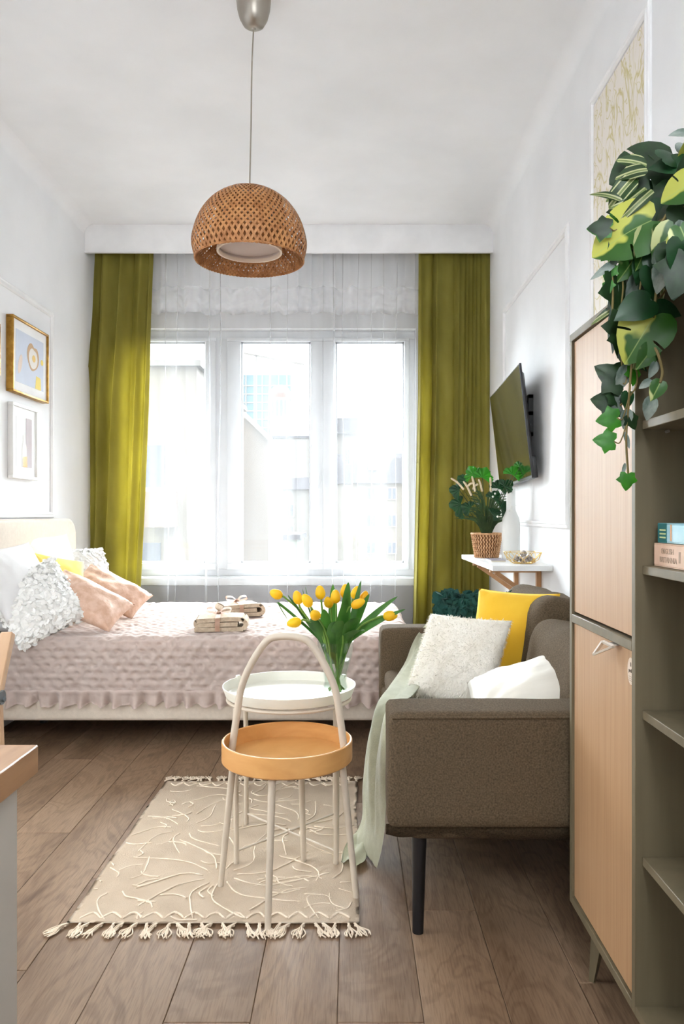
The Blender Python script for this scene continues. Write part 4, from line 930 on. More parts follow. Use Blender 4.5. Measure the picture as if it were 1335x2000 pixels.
# ------------------------------------------------------------------ television
TV = thing('television', (XR, 4.46, 1.3), 'flat black television tilted down on a wall bracket', 'television')
blackp = M('black_plastic', rgb(22, 22, 26), 0.35)
scr = M('screen_glass', rgb(8, 8, 9), 0.06, spec=1.0, coat=1.0)
A = P(1013, 709, 3.89); B = P(956, 776, 4.87)
Cn = V(0.908, 3.915, P(0, 934, 3.91).z); ex_ = (B - A).normalized(); up_ = (A - Cn); Ht = up_.length; up_.normalize()
nv_ = ex_.cross(up_).normalized()
if nv_.x > 0: nv_ = -nv_
up_ = nv_.cross(ex_); up_ = up_ if up_.z > 0 else -up_
Wt = (B - A).length; Mtv = Matrix((ex_, up_, nv_)).transposed().to_4x4(); Mtv.translation = A - up_ * Ht
MB().box(0, Wt, 0, Ht, -0.012, 0).xf(Mtv).build('bezel', blackp, TV, bevel=0.002, seg=1)
MB().box(0.007, Wt - 0.007, 0.016, Ht - 0.007, 0, 0.0012).xf(Mtv).build('screen', scr, TV)
MB().box(0.001, Wt - 0.001, 0.001, 0.012, 0, 0.0014).xf(Mtv).build('chin', M('grey_chin', rgb(120, 120, 122), 0.3, metal=0.6), TV)
MB().prism([(0.01, -0.012), (Wt - 0.01, -0.012), (Wt - 0.06, -0.032), (0.06, -0.032)], lambda a, b, d: V(a, d, b), 0.02, Ht - 0.04).xf(Mtv).build('rear_housing', blackp, TV, bevel=0.004)
MB().box(0.02, Wt - 0.02, 0.0, 0.11, -0.036, -0.012).xf(Mtv).build('speaker_box', blackp, TV, bevel=0.004)
mt = MB()
for z in (1.53, 1.64, 1.73): mt.box(XR - 0.026, XR - 0.001, 4.12, 4.80, z, z + 0.02)
for y in (4.12, 4.22, 4.32, 4.70, 4.78): mt.box(XR - 0.026, XR - 0.001, y, y + 0.02, 1.53, 1.75)
mt.beam((XR - 0.02, 4.2, 1.62), (XR - 0.040, 4.22, 1.62), 0.02, 0.06).beam((XR - 0.02, 4.7, 1.62), (XR - 0.035, 4.68, 1.62), 0.02, 0.06)
mt.build('wall_bracket', black_metal, TV)

# ------------------------------------------------------------------ wall shelf and what stands on it
SZ = 0.864; SHY0, SHY1, SHX = 3.716, 4.76, 0.68
beech = M('beech_wood', rgb(206, 160, 116), 0.55, c2=rgb(190, 142, 98), nscale=16, stretch=(1, 1, 1))
shf = thing('wall_shelf', (XR, 4.24, SZ - 0.3), 'white wall shelf on two slanted beech brackets', 'shelf')
MB().box(SHX, XR - 0.001, SHY0, SHY1, SZ - 0.026, SZ).build('board', M('white_laminate', rgb(240, 240, 240), 0.35), shf, bevel=0.002, seg=1)
for y in (4.50, 3.96):
    b_ = MB().box(XR - 0.024, XR - 0.001, y - 0.014, y + 0.014, SZ - 0.24, SZ - 0.027)
    b_.box(SHX + 0.03, XR - 0.024, y - 0.014, y + 0.014, SZ - 0.050, SZ - 0.027).beam((SHX + 0.06, y, SZ - 0.05), (XR - 0.02, y, SZ - 0.20), 0.026, 0.022)
    b_.build('bracket', beech, shf)
MB().tube([(XR - 0.04, 3.96, SZ), (XR - 0.04, 3.96, SZ + 0.022)], 0.012, 14).build('peg', beech, shf, smooth=True)

# plant in a basket
BPx = V(0.775, 4.42, SZ)
bk = thing('potted_plant', BPx, 'artificial foliage plant in a woven straw basket on the wall shelf', 'plant')
straw = M('straw_weave', rgb(222, 178, 134), 0.8, c2=rgb(190, 140, 96), nscale=50)
bh, r0, r1 = 0.135, 0.062, 0.083
def bask(t, a, off=0.0): r = lerp(r0, r1, t) + off; return V(BPx.x + r * math.cos(a), BPx.y + r * math.sin(a), SZ + 0.002 + t * bh)
cr_ = MB(); rows, cols = 12, 30
for j in range(rows):
    for i in range(cols):
        for sg in (1, -1):
            t0, t1 = (j + 0.05) / rows, (j + 0.95) / rows; a0 = 2 * math.pi * (i + 0.5 * (j % 2)) / cols; da = 2 * math.pi / cols * 0.5
            if sg > 0: cr_.tube([bask(t0, a0, 0.001), bask((t0 + t1) / 2, a0 + da * 0.5 * (1 if j % 2 else -1), 0.005), bask(t1, a0 + da * (1 if j % 2 else -1) * 1.0, 0.001)], 0.0042, 5)
cr_.tube([bask(1.0, 2 * math.pi * k / 40, 0.003) for k in range(41)], 0.006, 6, caps=False)
bko = cr_.build('basket', straw, bk, smooth=True)
MB().lathe([(r0 - 0.003, 0.002), (r1 - 0.004, bh), (r1 - 0.010, bh), (r1 - 0.012, bh - 0.02), (0.001, bh - 0.022)], (BPx.x, BPx.y, SZ), 28).build('liner', M('dark_straw', rgb(140, 96, 62), 0.9), bko, smooth=True)
leaf_mid = M('leaf_green', rgb(62, 150, 36), 0.45, c2=rgb(40, 118, 26), nscale=14, tl=0.3)
leaf_dk = M('leaf_dark', rgb(30, 78, 38), 0.4, c2=rgb(18, 54, 26), nscale=14, tl=0.2)
grass_m = M('grass_blade', rgb(70, 92, 50), 0.6, c2=rgb(44, 66, 36), nscale=20, tl=0.25)
straw_sp = M('seed_spike', rgb(232, 216, 188), 0.9, c2=rgb(206, 186, 150), nscale=60)
berry_m = M('white_berry', rgb(238, 238, 232), 0.5)
top_ = BPx + V(0, 0, bh - 0.015)
def strip_leaf(mb, pts, w, n=12, side=None, cup=0.15):
    c = catmull(pts, max(2, n // (len(pts) - 1))); N_ = len(c); vs_ = []
    for i, p in enumerate(c):
        t = i / (N_ - 1); tg = (c[min(i + 1, N_ - 1)] - c[max(i - 1, 0)]).normalized(); s_ = side if side is not None else tg.cross(V(0, -1, 0.2))
        s_ = Vector(s_); s_ = (s_ - tg * s_.dot(tg)); s_ = s_.normalized() if s_.length > 1e-6 else tg.orthogonal().normalized(); nn = tg.cross(s_)
        ww = w * (math.sin(math.pi * min(1, 0.08 + t * 0.92)) ** 0.7) * (1 if t < 0.5 else 1 - 0.25 * (t - 0.5)); ww = max(ww, 0.0004)
        vs_ += [p - s_ * ww + nn * ww * cup, p, p + s_ * ww + nn * ww * cup]
    mb.add(vs_, [q for i in range(N_ - 1) for q in ((3 * i, 3 * i + 1, 3 * i + 4, 3 * i + 3), (3 * i + 1, 3 * i + 2, 3 * i + 5, 3 * i + 4))]); return mb
r_ = random.Random(4)
for k in range(80):
    a = r_.uniform(0, 6.28); sp_ = r_.uniform(0.06, 0.19); hh = r_.uniform(0.10, 0.24) * (1.3 - sp_ * 2)
    e_ = top_ + V(math.cos(a) * sp_, math.sin(a) * sp_ * 0.7, hh)
    if e_.x > XR - 0.02: e_.x = XR - 0.03
    mid = top_ + V(math.cos(a) * sp_ * 0.35, math.sin(a) * sp_ * 0.3, hh * 0.85)
    strip_leaf(MB(), [top_ + V(math.cos(a) * 0.02, math.sin(a) * 0.02, 0), mid, e_], 0.0042, 8).build('blade', grass_m, bk, smooth=True, angle=180)
def fan_leaf(px, py, d, size, mat, ang, nx=0.0):         # ribbed broad leaf on a stalk
    c = P(px, py, d); mb = MB(); n = 14
    def fn(u, v):
        a = (u - 0.5) * 3.6; r = size * v * (0.9 + 0.22 * abs(math.cos(a * 2.2)) + 0.05 * math.sin(30 * a)) * (1 - 0.12 * abs(a)); 
        return V(r * math.sin(a), r * math.cos(a) - size * 0.35, 0.10 * size * math.cos(12 * a) * v - 0.25 * size * v * v)
    mb.grid(fn, 36, 6); m4 = frame(c, (nx - 0.2, -1, 0.35), (math.sin(ang), 0.1, math.cos(ang))); mb.xf(m4)
    st_ = c - (m4.to_3x3() @ V(0, size * 0.35, 0))
    o_ = mb.build('leaf', mat, bk, smooth=True, angle=180)
    MB().tube(catmull([top_, top_.lerp(st_, 0.5) + V(0, 0, 0.02), st_], 5), 0.0022, 6).build('stalk', grass_m, o_, smooth=True)
for q in ((921, 922, 4.40, 0.062, leaf_mid, -0.5, -0.2), (944, 926, 4.36, 0.066, leaf_mid, 0.35, 0.1), (1003, 921, 4.20, 0.058, leaf_mid, 0.5, 0.1), (1018, 908, 4.16, 0.045, leaf_mid, 0.7, -0.2),
          (905, 936, 4.42, 0.055, leaf_dk, -0.9, 0), (890, 956, 4.42, 0.055, leaf_dk, -1.3, 0), (892, 984, 4.42, 0.062, leaf_dk, -1.5, 0.1), (912, 990, 4.34, 0.05, leaf_dk, -1.1, 0),
          (975, 948, 4.30, 0.058, leaf_dk, 0.4, 0.2), (990, 946, 4.24, 0.05, leaf_dk, 0.9, 0.1), (985, 990, 4.30, 0.062, leaf_dk, 1.3, 0), (965, 968, 4.30, 0.05, leaf_dk, 0.6, 0), (966, 1002, 4.30, 0.045, leaf_dk, 1.2, 0), (898, 1002, 4.42, 0.04, leaf_dk, -1.7, 0)):
    fan_leaf(*q)
for (ax, ay), (bx, by), d in (((880, 934), (905, 956), 4.34), ((904, 940), (920, 968), 4.32), ((921, 930), (927, 960), 4.31), ((934, 936), (941, 960), 4.31), ((957, 932), (958, 960), 4.31), ((912, 950), (927, 944), 4.32), ((922, 956), (933, 946), 4.32)):
    a, b = P(ax, ay, d), P(bx, by, d)
    s_ = MB().tube(catmull([b, a.lerp(b, 0.5) + V(0, 0, 0.008), a], 5), [0.006] * 9 + [0.005, 0.003], 7).build('seed_spike', straw_sp, bk, smooth=True)
    MB().tube(catmull([top_, top_.lerp(b, 0.6) + V(0, 0, 0.02), b], 5), 0.0013, 5).build('stalk', grass_m, s_, smooth=True)
for px, py in ((962, 970), (966, 964), (971, 1009), (994, 997), (976, 958), (999, 990)):
    MB().lathe([(0.0005, -0.006), (0.0045, -0.004), (0.006, 0), (0.0045, 0.004), (0.0005, 0.006)], P(px, py, 4.24), 10).build('berry', berry_m, bk, smooth=True)

# white bottle vase, booklet, wire bowl
vz = V(0.885, 4.28, SZ)
tag(MB().lathe([(0.046, 0), (0.05, 0.006), (0.051, 0.06), (0.050, 0.19), (0.046, 0.225), (0.034, 0.25), (0.026, 0.27), (0.024, 0.38), (0.027, 0.395), (0.022, 0.395), (0.019, 0.3), (0.01, 0.26)], vz, 36).build('ceramic_vase', M('white_ceramic', rgb(236, 236, 232), 0.35), origin=vz, smooth=True),
    'tall white ceramic bottle vase behind the wire bowl', 'vase')
bl = thing('booklet', (0.76, 4.08, SZ), 'thin grey and white booklet beside the wire bowl', 'booklet')
MB().box(0.725, 0.80, 4.00, 4.15, SZ + 0.0005, SZ + 0.008).build('pages', MATS['paper_pages'], bl); MB().box(0.724, 0.801, 3.999, 4.151, SZ + 0.008, SZ + 0.0105).build('cover', M('grey_cover', rgb(150, 146, 160), 0.4), bl)
brass = M('thin_brass', rgb(226, 190, 110), 0.3, metal=0.8)
wc = V(0.862, 3.88, SZ); wbw = thing('wire_bowl', wc, 'faceted golden wire bowl on the wall shelf', 'bowl'); wmb = MB(); K = 9
ring = lambda r, z, o=0: [wc + V(r * math.cos(2 * math.pi * (k + o) / K), r * math.sin(2 * math.pi * (k + o) / K), z) for k in range(K)]
Ra, Rb, Rc = ring(0.050, 0.003), ring(0.078, 0.022, 0.5), ring(0.096, 0.058)
for k in range(K):
    for a, b in ((Ra[k], Ra[(k + 1) % K]), (Rc[k], Rc[(k + 1) % K]), (Ra[k], Rb[k]), (Ra[(k + 1) % K], Rb[k]), (Rb[k], Rc[k]), (Rb[k], Rc[(k + 1) % K])): wmb.tube([a, b], 0.0016, 6)
for k in range(3): wmb.tube([Ra[k], Ra[(k + 4) % K]], 0.0014, 6)
wmb.build('wire_frame', brass, wbw, smooth=True)
cone_m = M('speckled_cone', rgb(110, 100, 96), 0.8, c2=rgb(200, 190, 180), nscale=60)
for dx, dy, dz, wd in ((0, 0.014, 0.022, 'pine cone at the back of'), (0.034, 0.008, 0.024, 'pine cone on the wall side of'), (-0.034, 0.0, 0.024, 'pine cone on the curtain side of'), (0.003, -0.030, 0.022, 'pine cone at the front of'), (0.002, -0.006, 0.050, 'topmost pine cone in')):
    cc = wc + V(dx, dy, dz)
    tag(MB().lathe([(0.001, -0.017), (0.011, -0.012), (0.016, -0.003), (0.014, 0.006), (0.008, 0.014), (0.001, 0.018)], cc, 16, mod=lambda a, t: 1 + 0.14 * math.sin(8 * a + 9 * t)).build('pine_cone', cone_m, origin=cc, smooth=True),
        'small speckled ' + wd + ' the golden wire bowl', 'pine cone', 'pine cones in the wire bowl')
# ------------------------------------------------------------------ rug
rug_m = M('cream_cotton_rug', rgb(232, 214, 192), 0.95, c2=rgb(225, 206, 183), nscale=12, bump=0.4, bscale=300)
RX0, RX1, RY0, RY1 = -0.768, 0.022, 2.085, 3.20
rug = thing('rug', ((RX0 + RX1) / 2, (RY0 + RY1) / 2, 0), 'cream cotton rug with tufted leaf lines and a fringe', 'rug')
def rugf(u, v):
    x, y = lerp(RX0, RX1, u), lerp(RY0, RY1, v)
    return V(x + 0.008 * nz(y * 4, 1, 1), y + 0.006 * nz(x * 6, 2, 4), 0.0075 + 0.0025 * nz(x * 6, y * 6, 1) + 0.001 * nz(x * 40, y * 40, 1))
MB().grid(rugf, 60, 80).build('pile', rug_m, rug, smooth=True, angle=180, solid=0.005)
tuft = MB(); r_ = random.Random(12)
def ridge(pts, r=0.0029):
    c = catmull([(x, y, 0.0080) for x, y in pts], 7); c = [p for p in c if RX0 + 0.01 < p.x < RX1 - 0.01 and RY0 + 0.015 < p.y < RY1 - 0.015]
    c = [V(p.x + 0.004 * nz(p.x * 30, p.y * 30, 1), p.y + 0.004 * nz(p.y * 30, p.x * 30, 2), p.z) for p in c]
    if len(c) > 3: tuft.tube(c, [0.002] + [r * r_.uniform(0.75, 1.15) for _ in c[2:]] + [0.002], 6, flat=0.8)
for cx_, cy_, n_, a0, L_ in ((-0.40, 2.36, 11, 0.2, 0.30), (-0.58, 2.72, 9, 1.0, 0.24), (-0.18, 2.74, 10, 0.5, 0.26), (-0.42, 3.02, 9, 0.9, 0.24), (-0.70, 2.30, 7, 0.0, 0.20), (-0.08, 2.30, 8, 1.1, 0.22)):
    for k in range(n_):                                  # spreading leaf lines
        a = a0 + 2 * math.pi * k / n_; b = a + r_.uniform(0.25, 0.5); L2 = L_ * r_.uniform(0.8, 1.15)
        ridge([(cx_ + 0.05 * math.cos(a), cy_ + 0.05 * math.sin(a)), (cx_ + L2 * 0.5 * math.cos(a), cy_ + L2 * 0.5 * math.sin(a)), (cx_ + L2 * math.cos(b), cy_ + L2 * math.sin(b))])
for k in range(60):
    x, y, a = r_.uniform(RX0, RX1), r_.uniform(RY0, RY1), r_.uniform(0, 6.28)
    ridge([(x, y), (x + 0.04 * math.cos(a), y + 0.03 * math.sin(a)), (x + 0.085 * math.cos(a + 0.4), y + 0.06 * math.sin(a + 0.4))])
for i in range(13):                                      # zigzag along both ends
    x = lerp(RX0 + 0.03, RX1 - 0.08, i / 12)
    for yy, s_ in ((RY0 + 0.025, 1), (RY1 - 0.025, -1)): ridge([(x, yy), (x + 0.025, yy + s_ * 0.03), (x + 0.055, yy + 0.002)], 0.004)
tuft.build('tufting', rug_m, rug, smooth=True, angle=180)
tas = []
for k in range(4):
    mb = MB(); rr_ = random.Random(30 + k)
    mb.lathe([(0.003, 0), (0.006, 0.003), (0.003, 0.008)], (0, -0.006, 0), 7)
    for j in range(9):
        e_ = V(rr_.uniform(-0.016, 0.016), -rr_.uniform(0.05, 0.075), rr_.uniform(0.002, 0.004))
        mb.tube(catmull([(rr_.uniform(-0.003, 0.003), 0.002, 0.006), (e_.x * 0.2, -0.02, rr_.uniform(0.004, 0.009)), (e_.x * 0.8 + rr_.uniform(-0.008, 0.008), -0.042, 0.004), e_], 4), 0.0019, 5)
    me = mb.mesh('tassel', smooth=True, angle=180); me.materials.append(rug_m); tas.append(me)
for side in (0, 1):
    for i in range(27):
        x = lerp(RX0 + 0.006, RX1 - 0.004, i / 26) + r_.uniform(-0.008, 0.008)
        m4 = Matrix.Translation((x, RY0 if side == 0 else RY1, 0.001)) @ Matrix.Rotation((0 if side == 0 else math.pi) + r_.uniform(-0.55, 0.55) - (0.45 if i < 3 and side == 0 else 0) + (0.5 if i > 24 and side == 0 else 0), 4, 'Z')
        inst('tassel', tas[r_.randrange(4)], rug, m4)

# ------------------------------------------------------------------ wooden tray table with handle
beige_mt = M('beige_powder_coat', rgb(206, 192, 174), 0.5)
ply = M('birch_plywood', rgb(222, 168, 104), 0.45, c2=rgb(206, 148, 84), nscale=7, stretch=(1, 1, 2.5), detail=5, distort=0.6)
tcx, tcy = -0.186, 2.262
wt = thing('tray_table', (tcx, tcy, 0), 'round birch tray table with a beige carrying handle and legs', 'side table', 'round side tables')
R_, zr, zbm = 0.190, 0.455, 0.396
MB().lathe([(0.0, zbm), (R_ - 0.004, zbm), (R_, zbm + 0.004), (R_, zr - 0.002), (R_ - 0.002, zr), (R_ - 0.006, zr), (R_ - 0.008, zr - 0.002), (R_ - 0.008, zbm + 0.012), (0.0, zbm + 0.010)], (tcx, tcy, 0), 72, False, False).build('tray', ply, wt, smooth=True)
ang = math.radians(-10)
def on_ring(r, a, z): return V(tcx + r * math.cos(a), tcy + r * math.sin(a), z)
for k in range(4):
    a = ang + math.pi + k * math.pi / 2
    MB().tube([on_ring(0.205, a, 0.0), on_ring(0.163, a, zbm - 0.001)], [0.0088, 0.0105], 14).build('leg', beige_mt, wt, smooth=True)
ex2 = V(math.cos(ang), math.sin(ang), 0)
hpt = [(-0.170, zbm + 0.012), (-0.152, 0.53), (-0.143, 0.585), (-0.128, 0.632), (-0.098, 0.690), (-0.062, 0.738), (-0.028, 0.752), (0.028, 0.752), (0.066, 0.738), (0.102, 0.690), (0.132, 0.632), (0.147, 0.585), (0.156, 0.53), (0.172, zbm + 0.012)]
MB().tube(catmull([V(tcx, tcy, 0) + ex2 * a + V(0, 0, b) for a, b in hpt], 5), 0.0108, 14).build('handle', beige_mt, wt, smooth=True)

# ------------------------------------------------------------------ white metal tray table
whm = M('offwhite_powder_coat', rgb(230, 227, 214), 0.4)
gx, gy = -0.207, 2.60
gt = thing('tray_table', (gx, gy, 0), 'round off-white metal tray table carrying the tulip vase', 'side table', 'round side tables')
GR, gz, gf = 0.2225, 0.540, 0.505
tr_ = MB().lathe([(0, gf - 0.002), (GR - 0.022, gf - 0.002), (GR - 0.012, gf + 0.002), (GR, gz - 0.002), (GR, gz), (GR - 0.002, gz), (GR - 0.014, gf + 0.005), (GR - 0.024, gf), (0, gf)], (gx, gy, 0), 72, False, False).build('tray', whm, gt, smooth=True)
lg = [(-0.155, -0.155), (0.160, -0.155), (0.150, 0.155), (-0.165, 0.155)]
for a, b in lg: MB().tube([(gx + a, gy + b, 0), (gx + a * 1.02, gy + b * 0.99, gf - 0.008)], 0.0085, 12).build('leg', beige_mt, gt, smooth=True)
MB().tube([(gx + 0.205 * math.cos(2 * math.pi * k / 48), gy + 0.205 * math.sin(2 * math.pi * k / 48), gf - 0.010) for k in range(49)], 0.006, 8, caps=False).build('support_ring', beige_mt, gt, smooth=True)
for i, j in ((0, 2), (1, 3)):
    MB().tube([(gx + lg[i][0], gy + lg[i][1], 0.045), (gx + lg[j][0], gy + lg[j][1], 0.045)], 0.0035, 8).build('cross_bar', beige_mt, gt, smooth=True)
MB().lathe([(0.005, -0.006), (0.006, 0), (0.004, 0.007)], (gx, gy, 0.045), 10).build('joint', beige_mt, gt, smooth=True)
for a in (2.6, 0.6): MB().box(-0.008, 0.008, -0.004, 0.004, -0.02, 0.006, Matrix.Translation((gx + 0.221 * math.cos(a), gy + 0.221 * math.sin(a), gz)) @ Matrix.Rotation(a + math.pi / 2, 4, 'Z')).build('clip', whm, tr_)

# ------------------------------------------------------------------ vase with tulips
va = V(-0.052, 2.575, gf + 0.0005)
clear = glass_mat('vase_glass', (0.96, 0.985, 0.97, 1), 1.45); wat = glass_mat('vase_water', (0.95, 0.985, 0.955, 1), 1.12)
vt = thing('glass_vase', va, 'clear waisted glass vase with water on the white tray table', 'vase')
outp = [(0.0, 0), (0.042, 0), (0.046, 0.004), (0.0465, 0.014), (0.041, 0.032), (0.0365, 0.050), (0.039, 0.075), (0.047, 0.105), (0.0545, 0.132), (0.0595, 0.160), (0.0605, 0.183)]
inp = [(r - 0.003, z) for r, z in outp[::-1] if z > 0.02] + [(0.036, 0.016), (0.0, 0.016)]
MB().lathe(outp + inp, va, 48, False, False).build('glass', clear, vt, smooth=True)
wz = 0.122; wpf = [(0.0, 0.0165), (0.035, 0.0165)] + [(r - 0.0035, z) for r, z in outp if 0.03 < z < wz] + [(0.0475, wz), (0.0, wz)]
MB().lathe(wpf, va, 40, False, False).build('water', wat, vt, smooth=True)
tul_y = M('tulip_yellow', rgb(254, 216, 34), 0.5, c2=rgb(248, 192, 18), nscale=14, stretch=(1, 1, 0.4), tl=0.25)
tul_g = M('tulip_leaf', rgb(72, 124, 44), 0.5, c2=rgb(44, 92, 30), nscale=8, stretch=(3, 3, 0.4), tl=0.25)
stem_m = M('tulip_stem', rgb(132, 168, 76), 0.5, c2=rgb(104, 144, 56), tl=0.15)
heads = [  # pixel of the blossom, depth, blossom direction, words for the label
    (539, 1160, 2.52, (-1, -0.1, 0.45), 'tulip leaning furthest left, its bud pointing at the towels'),
    (581, 1167, 2.50, (-0.25, -0.1, 1), 'upright tulip second from the left along the top row'),
    (599, 1173, 2.46, (-0.45, -0.3, 0.8), 'tulip with a fat tilted bud third from the left'),
    (625, 1157, 2.58, (-0.12, 0, 1), 'tall straight tulip left of the bouquet middle'),
    (641, 1176, 2.60, (-0.2, -0.5, 0.7), 'tulip with a round bud deep in the bouquet middle'),
    (655, 1165, 2.54, (-0.05, -0.1, 1), 'slender tulip standing upright in the bouquet middle'),
    (674, 1155, 2.56, (0.05, -0.1, 1), 'largest upright tulip right of the bouquet middle'),
    (694, 1157, 2.66, (0.35, 0.1, 0.9), 'tulip half hidden behind leaves at the bouquet top right'),
    (710, 1166, 2.68, (0.4, 0.2, 0.8), 'tulip mostly hidden behind the rightmost upright leaf'),
    (699, 1179, 2.48, (0.85, -0.3, 0.45), 'tulip with a wide bud turned to the right'),
    (615, 1201, 2.43, (-0.2, -0.9, 0.4), 'tulip facing forward low in the bouquet'),
    (574, 1216, 2.46, (-0.95, -0.25, -0.2), 'lowest tulip, drooping to the left of the vase'),
    (762, 1203, 2.52, (0.95, -0.1, 0.1), 'tulip stretching far right towards the sofa'),
]
leaves = {0: [((561, 1161), 2.52, 0.010), ((562, 1212), 2.50, 0.006)], 1: [((590, 1149), 2.56, 0.012)], 2: [((596, 1145), 2.58, 0.012)], 3: [((632, 1190), 2.50, 0.016)],
          4: [((650, 1141), 2.62, 0.012), ((655, 1214), 2.47, 0.022)], 5: [((664, 1212), 2.46, 0.018)], 6: [((680, 1137), 2.50, 0.015), ((676, 1170), 2.47, 0.016)], 7: [((705, 1134), 2.60, 0.012)],
          8: [((721, 1160), 2.60, 0.013)], 9: [((700, 1206), 2.46, 0.020), ((712, 1232), 2.47, 0.016)], 10: [((606, 1208), 2.46, 0.014)], 11: [((600, 1216), 2.48, 0.013)], 12: [((776, 1165), 2.54, 0.010), ((791, 1190), 2.50, 0.009)]}
def bud(h, r):
    mb = MB()
    mb.lathe([(0.10 * r, 0), (0.62 * r, 0.08 * h), (0.95 * r, 0.28 * h), (1.0 * r, 0.45 * h), (0.86 * r, 0.68 * h), (0.60 * r, 0.86 * h), (0.30 * r, 0.97 * h), (0.06 * r, 0.99 * h)], (0, 0, 0), 24, mod=lambda a, t: 1 + (0.10 * abs(math.cos(1.5 * a)) - 0.05) * (0.3 + t))
    return mb
r_ = random.Random(21)
for i, (px, py, d, dr, words) in enumerate(heads):
    hd_ = P(px, py, d); dr = Vector(dr).normalized(); h = 0.047 * r_.uniform(0.92, 1.08); base = hd_ - dr * h * 0.5
    horiz = V(base.x - va.x, base.y - va.y, 0); hn = horiz.normalized() if horiz.length > 1e-4 else V(1, 0, 0)
    k_ = min(0.048, 0.026 + horiz.length * 0.25)
    foot = va + V(-hn.x * 0.027 + r_.uniform(-0.008, 0.008), -hn.y * 0.022 + r_.uniform(-0.008, 0.008), 0.020)
    neck = va + hn * k_ + V(0, 0, 0.178)
    waist = va + V(r_.uniform(-0.012, 0.012), r_.uniform(-0.012, 0.012), 0.062)
    t = thing('tulip', foot, 'yellow ' + words, 'tulip', 'yellow tulips in the glass vase')
    pth = catmull([foot, waist, neck, neck.lerp(base, 0.55) + V(0, 0, 0.012) + (-dr * 0.02), base - dr * 0.012, base], 6)
    MB().tube(pth, [0.0034] * (len(pth) - 1) + [0.003], 8).build('stem', stem_m, t, smooth=True)
    q = dr.to_track_quat('Z', 'Y').to_matrix().to_4x4(); q.translation = base
    bud(h, 0.0155 * r_.uniform(0.94, 1.1)).xf(q @ Matrix.Rotation(r_.uniform(0, 6), 4, 'Z')).build('blossom', tul_y, t, smooth=True, angle=80)
    for (lp, ld_, w_) in leaves.get(i, ()):
        e_ = P(lp[0], lp[1], ld_); hz = V(e_.x - va.x, e_.y - va.y, 0); hz = hz.normalized() if hz.length > 1e-4 else V(0, -1, 0)
        n0 = va + V(hz.x * 0.02, hz.y * 0.02, 0.11); n1 = va + V(hz.x * 0.047, hz.y * 0.047, 0.185)
        arch = n1.lerp(e_, 0.55) + V(0, 0, 0.012) + V(hz.x, hz.y, 0) * 0.004
        if i == 0 and lp[1] > 1200: arch = P(545, 1178, 2.50)
        strip_leaf(MB(), [n0, n1, arch, e_], w_ * 1.3, 18, side=V(0.9, 0.15, 0.1) if abs(hz.x) < 0.8 else V(-0.3, 0.5, 0.8), cup=0.35).build('leaf', tul_g, t, smooth=True, angle=180)

# ------------------------------------------------------------------ folding chair and dining table at the left edge
pine = M('pale_beech', rgb(202, 167, 134), 0.5, c2=rgb(188, 151, 117), nscale=14, stretch=(1, 1, 0.2))
fc = thing('folding_chair', (-0.95, 2.2, 0), 'pale wooden folding chair with a steel hinge before the bed', 'chair')
zinc = M('zinc_hinge', rgb(128, 136, 142), 0.35, metal=0.8)
PX_ = P(25, 1236, 2.0); HZ = V(PX_.x, 1.925, P(4, 1362, 1.925).z)
for x, sgn in ((PX_.x - 0.012, 1), (PX_.x - 0.372, -1)):
    topp = V(x, 2.0, PX_.z); hin = V(x, HZ.y, HZ.z); dn = hin - topp; foot = topp + dn * (topp.z / -dn.z)
    MB().beam(foot + V(0, 0, 0.004), topp, 0.022, 0.032, (1, 0, 0)).build('post', pine, fc, bevel=0.003, seg=1)
    xi = x - sgn * 0.001
    MB().beam(V(xi - sgn * 0.004, 1.995, 0.002), V(xi, hin.y + 0.012, hin.z - 0.02), 0.020, 0.026, (1, 0, 0)).build('leg', pine, fc, bevel=0.003, seg=1)
    xs = x + sgn * 0.018
    MB().tube([(xs - 0.002, hin.y, hin.z), (xs + 0.002, hin.y, hin.z)], 0.018, 18).tube([(xs - 0.006, hin.y + 0.004, hin.z - 0.006), (xs + 0.006, hin.y + 0.004, hin.z - 0.006)], 0.006, 10).box(xs - 0.003, xs + 0.003, hin.y - 0.03, hin.y + 0.004, hin.z - 0.008, hin.z + 0.016).build('hinge', zinc, fc, smooth=True)
tdir = (foot - topp).normalized()
for dd in (0.050, 0.115):
    p = topp + tdir * dd; MB().box(PX_.x - 0.361, PX_.x - 0.023, -0.008, 0.008, -0.022, 0.022, Matrix.Translation((0, p.y, p.z)) @ Matrix.Rotation(-0.46, 4, 'X')).build('back_slat', pine, fc, bevel=0.002, seg=1)
for k in range(5):
    y = 1.62 + k * 0.058; MB().box(PX_.x - 0.355, PX_.x - 0.03, y, y + 0.048, 0.43, 0.445).build('seat_slat', pine, fc, bevel=0.002, seg=1)
MB().beam((PX_.x - 0.05, 1.62, 0.42), (PX_.x - 0.05, 1.92, 0.42), 0.018, 0.02).beam((PX_.x - 0.335, 1.62, 0.42), (PX_.x - 0.335, 1.92, 0.42), 0.018, 0.02).build('seat_rail', pine, fc)

